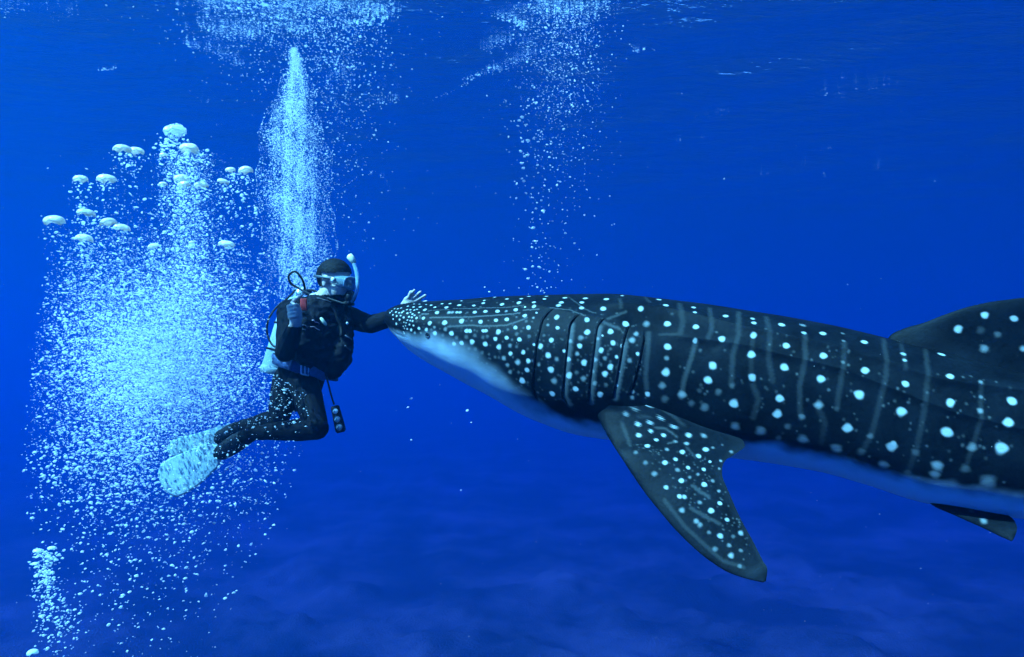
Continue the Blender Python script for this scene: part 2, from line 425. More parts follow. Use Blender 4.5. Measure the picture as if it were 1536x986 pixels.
def ring_frame(a):
    """position on the spine, sideways direction (to the camera), top, bottom, half width at arc length a"""
    t = lambda y: interp(S_.arc, y, a)
    sx, sy = t(S_.spine[:, 0]), t(S_.spine[:, 1])
    tx, ty = np.interp(a, S_.arc, S_.tan[:, 0]), np.interp(a, S_.arc, S_.tan[:, 1])
    ln = np.hypot(tx, ty)
    # near the blunt snout the outline closes like a circle: interpolate its square
    def sq(y):
        return np.sqrt(np.maximum(interp(S_.arc, y ** 2, a), 1e-6))
    mid = 0.5 * (S_.zt + S_.zb); half = 0.5 * (S_.zt - S_.zb)
    f = np.clip(a / S_.arc[6], 0, 1)
    h = np.where(f < 1, sq(half), t(half)); m = t(mid); w = np.where(f < 1, sq(S_.hw), t(S_.hw))
    return sx, sy, ty / ln, -tx / ln, m + h, m - h, w

def grid_points(A, TH, out=0.0):
    sx, sy, nx, ny, zt, zb, w = ring_frame(A)
    zc = zb + 0.52 * (zt - zb)
    lat = w[:, None] * se(np.sin(TH), SE)[None, :]
    c = se(np.cos(TH), SE)[None, :]
    z = zc[:, None] + np.where(c > 0, (zt - zc)[:, None], (zc - zb)[:, None]) * c
    return np.stack([sx[:, None] + nx[:, None] * lat, sy[:, None] + ny[:, None] * lat, z], -1)

def poly_samples(pts, step=1.5):
    out = []
    for (x0, y0), (x1, y1) in zip(pts[:-1], pts[1:]):
        k = max(1, int(math.hypot(x1 - x0, y1 - y0) / step))
        out += [(x0 + (x1 - x0) * i / k, y0 + (y1 - y0) * i / k) for i in range(k)]
    return out + [pts[-1]]

def surface_pick(P, N, px_list):
    """indices of the visible surface points nearest to the given photograph pixels"""
    uv, d = project(P)
    ok = (np.einsum('ij,ij->i', N, P) < -0.02 * d) & (uv[:, 0] < 1800) & (uv[:, 0] > 400)
    idx = np.nonzero(ok)[0]
    idx = idx[np.argsort(uv[idx, 0])]
    U = uv[idx]
    out = []
    for q in px_list:
        lo, hi = np.searchsorted(U[:, 0], [q[0] - 6, q[0] + 6])
        if hi - lo < 5: lo, hi = 0, len(U)
        out.append(idx[lo + ((U[lo:hi] - np.array(q)) ** 2).sum(1).argmin()])
    return np.array(out)

def paint(P, N, pick_P, pick_N, spots, lines, depth_scale=1.0):
    """strength of the pale skin markings at points P"""
    val = np.zeros(len(P))
    uv, d = project(pick_P)
    order = np.argsort(P[:, 0]); xs_ = P[order, 0]
    def blob(c, r, s, soft):
        lo, hi = np.searchsorted(xs_, [c[0] - 1.8 * r, c[0] + 1.8 * r])
        near = order[lo:hi]
        if len(near) == 0: return
        q = P[near] - c
        dist = np.sqrt((q ** 2).sum(1))
        g = P[near] * (1.9 / max(r, 0.004))
        dist = dist * (1 + 0.07 * (np.sin(g[:, 0] + 1.3 * g[:, 2] + c[0] * 90) + np.sin(1.7 * g[:, 2] - 0.8 * g[:, 1] + c[2] * 70)))
        v = s * (1 - smoothstep(r * (1 - soft), r * (1 + soft), dist))
        val[near] = np.maximum(val[near], v)
    ids = surface_pick(pick_P, pick_N, [(a[0], a[1]) for a in spots])
    for (x, y, r, s), i in zip(spots, ids):
        blob(pick_P[i], r * d[i] / FPX * SPOT_K, s ** 1.5, 0.38 if s >= 0.8 else 0.7)
    for pts, w, s in lines:
        ss = poly_samples(pts, 2.0)
        for i in surface_pick(pick_P, pick_N, ss):
            blob(pick_P[i], 1.0 * w * d[i] / FPX, LINE_K * s ** 1.5, 0.78)
    return val

def smooth2(a, k):
    h = k // 2
    for ax in (0, 1):
        c = np.cumsum(np.pad(a, [(h + 1, h) if q == ax else (0, 0) for q in (0, 1)], 'edge'), axis=ax)
        n = a.shape[ax]
        a = (np.take(c, np.arange(k, k + n), ax) - np.take(c, np.arange(0, n), ax)) / k
    return a

def normals_grid(G):
    du = np.gradient(G, axis=0); dv = np.gradient(G, axis=1)
    n = np.cross(du, dv)
    return n / np.maximum(np.linalg.norm(n, axis=-1, keepdims=True), 1e-12)

def skin_material():
    m, n, l, b = new_mat('shark_skin')
    b.inputs['Roughness'].default_value = 0.55
    b.inputs['Specular IOR Level'].default_value = 0.06
    at = n.new('ShaderNodeAttribute'); at.attribute_name = 'skin'
    sp = n.new('ShaderNodeSeparateColor'); l.new(at.outputs['Color'], sp.inputs['Color'])
    tc = n.new('ShaderNodeTexCoord')
    nz = n.new('ShaderNodeTexNoise'); nz.inputs['Scale'].default_value = 55; nz.inputs['Detail'].default_value = 5; nz.inputs['Roughness'].default_value = 0.7
    n2 = n.new('ShaderNodeTexNoise'); n2.inputs['Scale'].default_value = 7; n2.inputs['Detail'].default_value = 4
    l.new(tc.outputs['Object'], nz.inputs['Vector']); l.new(tc.outputs['Object'], n2.inputs['Vector'])
    dark = n.new('ShaderNodeValToRGB')
    e = dark.color_ramp.elements
    e[0].position, e[0].color = 0.38, SKIN_DARK0
    e[1].position, e[1].color = 0.64, SKIN_DARK1
    mixn = n.new('ShaderNodeMath'); mixn.operation = 'MULTIPLY_ADD'; mixn.inputs[1].default_value = 0.5
    hl = n.new('ShaderNodeMath'); hl.operation = 'MULTIPLY'; hl.inputs[1].default_value = 0.5
    l.new(nz.outputs['Fac'], mixn.inputs[0]); l.new(n2.outputs['Fac'], hl.inputs[0]); l.new(hl.outputs[0], mixn.inputs[2])
    l.new(mixn.outputs[0], dark.inputs['Fac'])
    mb = n.new('ShaderNodeMix'); mb.data_type = 'RGBA'; mb.inputs[7].default_value = SKIN_BELLY
    l.new(sp.outputs['Green'], mb.inputs[0]); l.new(dark.outputs['Color'], mb.inputs[6])
    ms = n.new('ShaderNodeMix'); ms.data_type = 'RGBA'; ms.inputs[7].default_value = SKIN_SPOT
    l.new(sp.outputs['Red'], ms.inputs[0]); l.new(mb.outputs[2], ms.inputs[6])
    l.new(ms.outputs[2], b.inputs['Base Color'])
    bp = n.new('ShaderNodeBump'); bp.inputs['Strength'].default_value = 0.35; bp.inputs['Distance'].default_value = 0.006
    l.new(nz.outputs['Fac'], bp.inputs['Height']); l.new(bp.outputs['Normal'], b.inputs['Normal'])
    return m
SPOT_K = 0.84
LINE_K = 0.72
SKIN_DARK0 = (0.0010, 0.0017, 0.0028, 1)
SKIN_DARK1 = (0.0050, 0.0078, 0.0112, 1)
SKIN_BELLY = (0.44, 0.54, 0.63, 1)
SKIN_SPOT = (0.36, 0.41, 0.41, 1)

def set_skin(o, red, green):
    me = o.data
    ca = me.color_attributes.new('skin', 'FLOAT_COLOR', 'POINT')
    buf = np.zeros((len(me.vertices), 4), np.float32)
    buf[:, 0] = red; buf[:, 1] = green; buf[:, 3] = 1
    ca.data.foreach_set('color', buf.ravel())

def fin(name, parent, mat, rows, spots, lines, thick, nu=150, nv=90, edge_pale=0.12, flare=0.0, spot_soft=0):
    """a fin: rows = (u, leading px, trailing px, depth at leading, depth at trailing); lens-shaped section"""
    R = np.array(rows, float)
    if True:
        u = np.linspace(0, 1, nu) ** 0.85
        lead = np.array([pix(interp(R[:,0],R[:,1],q), interp(R[:,0],R[:,2],q), interp(R[:,0],R[:,5],q)) for q in u])
        trail = np.array([pix(interp(R[:,0],R[:,3],q), interp(R[:,0],R[:,4],q), interp(R[:,0],R[:,6],q)) for q in u])
    v = 0.5 - 0.5 * np.cos(np.linspace(0, np.pi, nv))
    C = lead[:, None, :] * (1 - v)[None, :, None] + trail[:, None, :] * v[None, :, None]
    N = normals_grid(C)
    t = thick * (1 - 0.86 * u ** 0.8)[:, None] * (np.sqrt(v) * (1 - v) * 2.6)[None, :] 
    t = t + flare * np.exp(-u / 0.10)[:, None] * np.sin(np.pi * np.clip(v, 0, 1))[None, :] ** 0.5
    chord = np.linalg.norm(trail - lead, axis=1)
    t = np.minimum(t, chord[:, None] * 0.30 * (np.sqrt(v) * (1 - v) * 2.6)[None, :])
    A, Bk = C + N * t[..., None], C - N * t[..., None]
    nu_, nv_ = len(u), nv
    V = np.concatenate([A.reshape(-1, 3), Bk.reshape(-1, 3)])
    i = np.arange(nu_ * nv_).reshape(nu_, nv_)
    F1 = np.stack([i[:-1, :-1], i[1:, :-1], i[1:, 1:], i[:-1, 1:]], -1).reshape(-1, 4)
    F2 = F1[:, ::-1] + nu_ * nv_
    F = np.concatenate([F1, F2])
    NN = np.concatenate([N.reshape(-1, 3), -N.reshape(-1, 3)])
    uv, d = project(V)
    if (NN[0] * V[0]).sum() > 0: pass
    facing = np.einsum('ij,ij->i', NN, V) < 0
    red = paint(V, NN, V, NN, spots, lines) if spots else np.zeros(len(V))
    edge = np.concatenate([np.tile(smoothstep(0.86, 1.0, v)[None, :], (nu_, 1)) * 1.0 + smoothstep(0.9, 1.0, u)[:, None]] * 2).reshape(-1)
    green = np.clip(edge, 0, 1) * edge_pale
    o = mesh_obj(name, V, F, mat, parent)
    bm = bmesh.new(); bm.from_mesh(o.data)
    set_skin(o, red, green)
    bm.free()
    return o

def build_shark():
    solve_stations()
    mat = skin_material()
    a_vis = S_.arc[S_.n_vis - 1]
    snout = np.linspace(0, 1, 90) ** 2 * 0.12
    A = np.concatenate([snout, np.linspace(0.12, a_vis, 840)[1:], np.linspace(a_vis, S_.arc[-1], 90)[1:]])
    n_near = 321
    tn = np.linspace(0, np.pi, n_near)
    far_sel = np.arange(n_near - 1 - 4, 3, -4)                 # the hidden flank repeats the near one, more coarsely
    G = grid_points(A, tn)
    N = normals_grid(G)
    if (N[400, 160] @ G[400, 160]) > 0: N = -N
    P = G.reshape(-1, 3); NN = N.reshape(-1, 3)
    uv, d = project(P)
    U = uv.reshape(len(A), n_near, 2); D = d.reshape(len(A), n_near)
    vis = (np.einsum('ijk,ijk->ij', N, G) < 0) & (D > 0.5)
    inside = (U[..., 0] < 1620)
    disp = np.zeros(D.shape)
    mm = D / FPX
    for xs, ys, amp in RIDGES:
        dy = (U[..., 1] - np.interp(U[..., 0], xs, ys)) * mm
        f = smoothstep(xs[0], xs[0] + 60, U[..., 0]) * (1 - smoothstep(xs[-1] - 30, xs[-1], U[..., 0])) * vis
        r = np.where(dy < 0, np.exp(-np.abs(dy) / 0.06), np.exp(-(np.abs(dy) / 0.020) ** 1.3))
        disp += amp * r * f
    slit_dark = np.zeros(D.shape)
    Sg = []
    for g in GILLS:
        gy, gx = np.array([q[1] for q in g], float), np.array([q[0] for q in g], float)
        o_ = np.argsort(gy); gy, gx = gy[o_], gx[o_]
        dx = (U[..., 0] - np.interp(U[..., 1], gy, gx)) * mm
        f = smoothstep(gy[0] - 4, gy[0] + 8, U[..., 1]) * (1 - smoothstep(gy[-1] - 8, gy[-1] + 4, U[..., 1])) * vis
        flap = np.where(dx < 0, 0.005 * np.exp(dx / 0.05), -0.005 * np.exp(-dx / 0.008))
        disp += flap * f * (np.abs(dx) < 0.3)
        slit_dark = np.maximum(slit_dark, f * np.exp(-((dx - 0.003) / 0.004) ** 2))
    # pit behind the gills where the fin joins
    # mouth
    mx = np.array([q[0] for q in MOUTH], float); my = np.array([q[1] for q in MOUTH], float)
    dy = (U[..., 1] - np.interp(U[..., 0], mx, my)) * mm
    f = (1 - smoothstep(604, 609, U[..., 0])) * vis
    mouth = np.exp(-(dy / 0.006) ** 2) * f
    disp -= 0.0015 * mouth
    # broad unevenness of the flesh
    rough = np.array([mnoise.noise(Vector((p[0] * 5, p[1] * 5, p[2] * 5))) for p in G[::8, ::8].reshape(-1, 3)]).reshape(G[::8, ::8].shape[:2])
    rr = np.repeat(np.repeat(rough, 8, 0), 8, 1)[:len(A), :n_near]
    k = np.ones(13) / 13
    for _ in range(2): rr = smooth2(rr, 13)
    disp += 0.004 * rr * smoothstep(0, 0.15, A)[:, None]
    disp *= smoothstep(0, 0.02, A)[:, None]
    disp[:, 0] *= 0.3; disp[:, -1] *= 0.3
    G2 = G + N * disp[..., None]
    # markings
    red = paint(P, NN, P, NN, BODY_SPOTS, BODY_LINES).reshape(D.shape)
    bx, by = BELLY_LINE
    wob = np.array([mnoise.fractal(Vector((p[0] * 9, p[1] * 9, p[2] * 9)), 1.0, 2.0, 4) for p in G[::4, ::4].reshape(-1, 3)]).reshape(G[::4, ::4].shape[:2])
    wob = smooth2(np.repeat(np.repeat(wob, 4, 0), 4, 1)[:len(A), :n_near], 5)
    dyb = U[..., 1] - np.interp(U[..., 0], bx, by) + 7 * wob
    soft = np.interp(U[..., 0], [580, 620, 700, 790, 840, 1100, 1540], [7, 12, 26, 22, 9, 9, 13])
    green = smoothstep(-1.2, 1.0, dyb / soft)
    # tail beyond the frame and everything round the underside: by height on the ring
    c = np.cos(tn)[None, :]
    green = np.where(U[..., 0] > 1580, smoothstep(0.45, 0.7, -c + 0 * green), green)
    green = np.maximum(green, smoothstep(0.90, 0.97, -c) + 0 * green)
    green = np.where(c > 0.35, 0, green)
    dark_only = np.maximum(slit_dark, mouth * 0.10)
    red *= 1 - dark_only; green *= 1 - dark_only
    # rear spots beyond the frame
    rng = np.random.default_rng(3)
    for a0 in np.arange(a_vis + 0.05, S_.arc[-1] - 0.3, 0.19):
        for t0 in (0.45, 0.85, 1.25, 1.65):
            gp = grid_points(np.array([a0]), np.array([t0]))[0, 0]
            q = np.linalg.norm(G[-150:] - gp, axis=-1)
            red[-150:] = np.maximum(red[-150:], 0.9 * (1 - smoothstep(0.02, 0.04, q)))
    # assemble: near half + coarser mirrored far half
    sx, sy, nx, ny, zt, zb, w = ring_frame(A)
    H = G2[:, far_sel, :].copy()
    lat = (H[..., 0] - sx[:, None]) * nx[:, None] + (H[..., 1] - sy[:, None]) * ny[:, None]
    H[..., 0] -= 2 * lat * nx[:, None]; H[..., 1] -= 2 * lat * ny[:, None]
    ALL = np.concatenate([G2, H], 1)
    RED = np.concatenate([red, red[:, far_sel]], 1); GREEN = np.concatenate([green, green[:, far_sel]], 1)
    na, nt = ALL.shape[:2]
    i = np.arange(na * nt).reshape(na, nt); j = np.roll(i, -1, axis=1)
    Fq = np.stack([i[:-1], i[1:], j[1:], j[:-1]], -1).reshape(-1, 4)
    V = ALL.reshape(-1, 3)
    base = Vector((float(sx[500]), float(sy[500]), float(zb[500])))
    root = empty('whale_shark', base)
    tag(root, 'large whale shark with dark back, rows of white spots and pale belly', 'shark')
    body = mesh_obj('body', V, Fq, mat, root)
    set_skin(body, RED.ravel(), GREEN.ravel())
    S_.root, S_.mat, S_.G, S_.N, S_.A, S_.U = root, mat, G2, N, A, U

    # gill slits: dark flesh in the grooves
    slit_mat = plain('gill_flesh', (0.006, 0.006, 0.009), 0.7, 0.1, var=0.3, scale=60)
    P2 = G2.reshape(-1, 3)
    for g in GILLS:
        ids = surface_pick(P, NN, poly_samples(g, 2.0))
        pts = P2[ids] + NN[ids] * 0.0008
        k = np.ones(7) / 7
        pts = np.stack([np.convolve(np.pad(pts[:, c_], 3, 'edge'), k, 'valid') for c_ in range(3)], 1)
        tube('gill_slit', pts, [0.0036 * math.sin(math.pi * (0.08 + 0.84 * q / (len(pts) - 1))) ** 0.5 for q in range(len(pts))], slit_mat, root, 8)
    # eye
    i = surface_pick(P, NN, [(641, 502.5)])[0]
    eye_c, eye_n = P2[i], NN[i]
    eye_mat = plain('eye_black', (0.004, 0.004, 0.006), 0.12, 0.6)
    e = blob_mesh('eye', eye_c - eye_n * 0.004, (0.009, 0.009, 0.007), eye_mat, root, Vector(eye_n))
    rim_pts = ring_points(eye_c + eye_n * 0.001, eye_n, 0.0115, 24)
    tube('eyelid', rim_pts, [0.0025] * len(rim_pts), plain('eyelid_grey', (0.05, 0.06, 0.07), 0.6, 0.2), e, 6, closed=True)

    # fins
    ROOTD = 3.74
    def skin_depth(x, y):
        return float(d[surface_pick(P, NN, [(x, y)])[0]])
    d0, d1 = skin_depth(893, 618) + 0.04, skin_depth(992, 603) + 0.03
    mixd = lambda u: (d0 + (3.47 - d0) * u / 0.19, d1 + (3.42 - d1) * u / 0.19)
    pect = [(0, 893,618, 992,603) + mixd(0), (.05, 900,632, 1050,636) + mixd(.05), (.09, 908,648, 1105,655) + mixd(.09),
            (.13, 918,665, 1117,667) + mixd(.13), (.19, 929,682, 1106,679, 3.47,3.42),
            (.27, 945,707, 1088,691, 3.41,3.38), (.35, 962,732, 1083,707, 3.36,3.34), (.5, 991,769, 1095,742, 3.28,3.27), (.65, 1023,805, 1112,780, 3.21,3.20),
            (.8, 1064,841, 1130,813, 3.14,3.14), (.91, 1100,862, 1144,841, 3.09,3.09), (.975, 1130,871, 1151,858, 3.06,3.06), (1, 1144,874, 1149,872, 3.05,3.05)]
    o = fin('pectoral_fin', root, mat, pect, PECT_SPOTS, PECT_LINES, 0.038, 240, 140, 0.012, 0.02)
    # the far pectoral fin: mirrored about the body's middle plane
    k = int(np.abs(U[:, 160, 0] - 950).argmin())
    c0 = Vector((sx[k], sy[k], 0)); nn = Vector((nx[k], ny[k], 0))
    me = o.data.copy()
    for_v = np.zeros(len(me.vertices) * 3, np.float32); me.vertices.foreach_get('co', for_v)
    W = for_v.reshape(-1, 3) + np.array(base)
    W = W - 2 * ((W - np.array(c0)) @ np.array(nn))[:, None] * np.array(nn)[None, :]
    W[:, 2] = -0.22 + (W[:, 2] + 0.22) * 0.22
    me.vertices.foreach_set('co', (W - np.array(base)).astype(np.float32).ravel())
    me.flip_normals(); me.update()
    o2 = bpy.data.objects.new('pectoral_fin', me); COL.objects.link(o2); o2.parent = root

    def dd(x): return float(np.interp(x, [s[0] for s in STATIONS], [s[3] for s in STATIONS]))
    dors = [(0, 1318,540, 1640,620, 3.55,3.24), (.16, 1334,505, 1622,585, 3.535,3.26), (.3, 1356,493, 1612,560, 3.515,3.27), (.45, 1385,484.5, 1606,540, 3.485,3.28),
            (.6, 1420,471, 1602,515, 3.45,3.28), (.75, 1460,458.5, 1600,492, 3.41,3.28), (.88, 1508,450, 1600,472, 3.37,3.28), (.96, 1550,447.5, 1602,461, 3.33,3.28), (1, 1585,452, 1600,456, 3.30,3.285)]
    fin('dorsal_fin', root, mat, dors, DORSAL_SPOTS, [], 0.045, 130, 110, 0.0, 0.06)
    pelv = [(0, 1378,738, 1474,728, 3.46,3.40), (.2, 1398,757, 1486,752, 3.36,3.31), (.45, 1432,773, 1506,768, 3.30,3.27), (.75, 1478,794, 1523,784, 3.24,3.22),
            (.92, 1505,807, 1525,797, 3.20,3.19), (1, 1517,812, 1521,808, 3.18,3.18)]
    pf = fin('pelvic_fin', root, mat, pelv, PELVIC_SPOTS, [], 0.022, 70, 50, 0.0)

    # second dorsal, anal and tail fins, out of the frame
    def flat_fin(name, a_pos, pts, th):
        f0 = ring_frame(np.array([a_pos]))
        X, Y, nxx, nyy, zt_, zb_ = [float(q[0]) for q in f0[:6]]
        tx, ty = -nyy, nxx
        zref = zt_ - 0.02 if name != 'anal_fin' else zb_ + 0.02
        lead, trail = pts
        nu_ = 24
        u = np.linspace(0, 1, nu_)
        L = np.stack([np.interp(u, np.linspace(0, 1, len(lead)), [q[k_] for q in lead]) for k_ in (0, 1)], 1)
        T = np.stack([np.interp(u, np.linspace(0, 1, len(trail)), [q[k_] for q in trail]) for k_ in (0, 1)], 1)
        v = np.linspace(0, 1, 14)
        C = L[:, None] * (1 - v)[None, :, None] + T[:, None] * v[None, :, None]
        base_p = np.array([X, Y, zref])
        W = base_p + C[..., :1] * np.array([tx, ty, 0]) + C[..., 1:] * np.array([0, 0, 1.0])
        tt = th * (1 - 0.8 * u)[:, None] * np.sin(np.pi * v ** 0.7)[None, :]
        nrm = np.array([nxx, nyy, 0])
        Aa, Bb = W + tt[..., None] * nrm, W - tt[..., None] * nrm
        i = np.arange(nu_ * 14).reshape(nu_, 14)
        F1 = np.stack([i[:-1, :-1], i[1:, :-1], i[1:, 1:], i[:-1, 1:]], -1).reshape(-1, 4)
        o_ = mesh_obj(name, np.concatenate([Aa.reshape(-1, 3), Bb.reshape(-1, 3)]), np.concatenate([F1, F1[:, ::-1] + nu_ * 14]), mat, root)
        set_skin(o_, np.zeros(len(o_.data.vertices)), np.zeros(len(o_.data.vertices)))
    L_ = S_.arc[-1]
    flat_fin('second_dorsal_fin', L_ - 1.35, ([(0, 0), (.12, .12), (.2, .2)], [(.24, 0), (.26, .08), (.28, .19)]), 0.02)
    flat_fin('anal_fin', L_ - 1.25, ([(0, 0), (.1, -.1), (.18, -.18)], [(.2, 0), (.22, -.08), (.25, -.17)]), 0.018)
    flat_fin('upper_tail_lobe', L_ - 0.15, ([(-.1, -.05), (.25, .4), (.75, .95)], [(.25, -.08), (.45, .3), (.85, .9)]), 0.025)
    flat_fin('lower_tail_lobe', L_ - 0.15, ([(-.1, -.03), (.1, -.22), (.25, -.45)], [(.25, -.06), (.25, -.2), (.34, -.44)]), 0.022)

# ------------------------------------------------------------------ small mesh builders
def tube(name, pts, radii, mat, parent=None, seg=10, closed=False, as_data=False):
    pts = [Vector(p) for p in pts]
    n = len(pts)
    V, F = [], []
    up = None
    for i, p in enumerate(pts):
        if closed: t = pts[(i + 1) % n] - pts[i - 1]
        else: t = pts[min(i + 1, n - 1)] - pts[max(i - 1, 0)]
        t = t.normalized() if t.length > 1e-9 else Vector((0, 0, 1))
        if up is None:
            up = t.orthogonal().normalized()
        up = (up - t * up.dot(t))
        up = up.normalized() if up.length > 1e-9 else t.orthogonal().normalized()
        sd = t.cross(up)
        r = radii[i] if isinstance(radii, (list, tuple, np.ndarray)) else radii
        for k in range(seg):
            a = 2 * math.pi * k / seg
            V.append(p + up * (math.cos(a) * r) + sd * (math.sin(a) * r))
    m = n if closed else n - 1
    for i in range(m):
        for k in range(seg):
            a, b = i * seg + k, i * seg + (k + 1) % seg
            c, d = ((i + 1) % n) * seg + (k + 1) % seg, ((i + 1) % n) * seg + k
            F.append((a, b, c, d))
    if not closed:
        F.append(tuple(range(seg - 1, -1, -1))); F.append(tuple((n - 1) * seg + k for k in range(seg)))
    if as_data: return V, F
    return mesh_obj(name, V, F, mat, parent)

def spline(ctrl, n):
    """points of a smooth curve through the control points"""
    C = np.array([tuple(c) for c in ctrl], float)
    t = np.concatenate([[0], np.cumsum(np.linalg.norm(np.diff(C, axis=0), axis=1) + 1e-9)])
    q = np.linspace(0, t[-1], n)
    return np.stack([interp(t, C[:, k], q) for k in range(C.shape[1])], 1)

def ring_points(c, n, r, k):
    n = Vector(n).normalized(); a = n.orthogonal().normalized(); b = n.cross(a)
    return [Vector(c) + (a * math.cos(2 * math.pi * i / k) + b * math.sin(2 * math.pi * i / k)) * r for i in range(k)]

def blob_mesh(name, c, radii, mat, parent, axis=Vector((0, 0, 1)), seg=20):
    bm = bmesh.new()
    bmesh.ops.create_uvsphere(bm, u_segments=seg, v_segments=seg // 2, radius=1.0)
    q = Vector(axis).to_track_quat('Z', 'Y').to_matrix()
    V = [Vector(c) + q @ Vector((v.co.x * radii[0], v.co.y * radii[1], v.co.z * radii[2])) for v in bm.verts]
    bm.verts.index_update()
    F = [tuple(v.index for v in f.verts) for f in bm.faces]
    bm.free()
    return mesh_obj(name, V, F, mat, parent)

build_shark()
# ------------------------------------------------------------------ diver
def cap_chain(bm, pts, radii, seg=14, flat=None):
    """closed tapered limb through pts; flat = (axis, factor) squashes the section along an axis"""
    pts = [Vector(p) for p in pts]
    P, R = [], []
    C = spline(pts, max(3, 6 * (len(pts) - 1) + 1)) if len(pts) > 2 else np.array([tuple(pts[0].lerp(pts[1], t / 6)) for t in range(7)])
    rr = np.interp(np.linspace(0, 1, len(C)), np.linspace(0, 1, len(radii)), radii)
    d0 = (Vector(C[0]) - Vector(C[1])).normalized(); d1 = (Vector(C[-1]) - Vector(C[-2])).normalized()
    for a in (0.98, 0.8, 0.45):
        P.append(Vector(C[0]) + d0 * rr[0] * a); R.append(rr[0] * math.sqrt(1 - a * a))
    for c, r in zip(C, rr): P.append(Vector(c)); R.append(r)
    for a in (0.45, 0.8, 0.98):
        P.append(Vector(C[-1]) + d1 * rr[-1] * a); R.append(rr[-1] * math.sqrt(1 - a * a))
    V, F = tube('', P, R, None, seg=seg, as_data=True)
    if flat:
        ax = Vector(flat[0]).normalized()
        n = len(P)
        for i in range(n):
            for k in range(seg):
                v = V[i * seg + k]; q = v - P[i]
                V[i * seg + k] = P[i] + q - ax * (q.dot(ax) * (1 - flat[1]))
    bv = [bm.verts.new(v) for v in V]
    for f in F: bm.faces.new([bv[i] for i in f])

def ellipsoid(bm, c, axes, seg=24):
    """axes: three vectors"""
    r = bmesh.ops.create_uvsphere(bm, u_segments=seg, v_segments=seg // 2, radius=1.0)
    for v in r['verts']:
        q = v.co.copy()
        v.co = Vector(c) + axes[0] * q.x + axes[1] * q.y + axes[2] * q.z

def remeshed(bm, voxel, smooth_it=3, factor=0.5):
    me = bpy.data.meshes.new('tmp'); bmesh.ops.recalc_face_normals(bm, faces=bm.faces); bm.to_mesh(me); bm.free()
    o = bpy.data.objects.new('tmp', me); COL.objects.link(o)
    r = o.modifiers.new('r', 'REMESH'); r.mode = 'VOXEL'; r.voxel_size = voxel
    if smooth_it:
        s = o.modifiers.new('s', 'SMOOTH'); s.iterations = smooth_it; s.factor = factor
    dg = bpy.context.evaluated_depsgraph_get(); dg.update()
    out = bpy.data.meshes.new_from_object(o.evaluated_get(dg))
    bpy.data.objects.remove(o); bpy.data.meshes.remove(me)
    n = len(out.vertices)
    V = np.zeros(n * 3, np.float32); out.vertices.foreach_get('co', V)
    N = np.zeros(n * 3, np.float32); out.vertices.foreach_get('normal', N)
    F = [tuple(p.vertices) for p in out.polygons]
    bpy.data.meshes.remove(out)
    return V.reshape(-1, 3).astype(float), N.reshape(-1, 3).astype(float), F

def shell(V, N, F, mask, off, noise_amp=0.0, noise_scale=30.0):
    """the faces inside mask, moved out along their normals: cloth, hair"""
    keep = [f for f in F if all(mask[i] for i in f)]
    used = sorted({i for f in keep for i in f}); ren = {v: k for k, v in enumerate(used)}
    W = V[used] + N[used] * (off if np.isscalar(off) else off[used])[..., None] if not np.isscalar(off) else V[used] + N[used] * off
    if noise_amp:
        nz = np.array([mnoise.noise(Vector(p * noise_scale)) for p in W])
        W = W + N[used] * (noise_amp * nz)[:, None]
    return W, [tuple(ren[i] for i in f) for f in keep]

def hand(bm, palm_c, fwd, nrm, width, fingers, thumb, r=0.0085):
    """palm plus five fingers; fwd = wrist to knuckles, nrm = back of the hand, fingers = bend angles, thumb = points"""
    fwd = fwd.normalized(); nrm = (nrm - fwd * nrm.dot(fwd)).normalized(); sd = fwd.cross(nrm)
    ellipsoid(bm, palm_c, (fwd * 0.052, sd * width, nrm * 0.019))
    lens = (0.072, 0.080, 0.074, 0.058)
    for k in range(4):
        off = (k - 1.5) / 1.5 * width * 0.78
        base = palm_c + fwd * (0.040 - 0.006 * abs(k - 1.2)) + sd * off
        spread, b1, b2 = fingers[k]
        d = (fwd + sd * spread).normalized()
        pts = [base - fwd * 0.02, base]
        ang = b1
        for j, fr in enumerate((0.44, 0.31, 0.25)):
            dd = d * math.cos(ang) - nrm * math.sin(ang)
            pts.append(pts[-1] + dd * lens[k] * fr)
            ang += b2
        cap_chain(bm, pts, [r * 1.12, r * 1.1, r * 1.05, r * 0.95, r * 0.8], 10)
    cap_chain(bm, thumb, [r * 1.4, r * 1.25, r * 1.1, r * 0.9], 10)

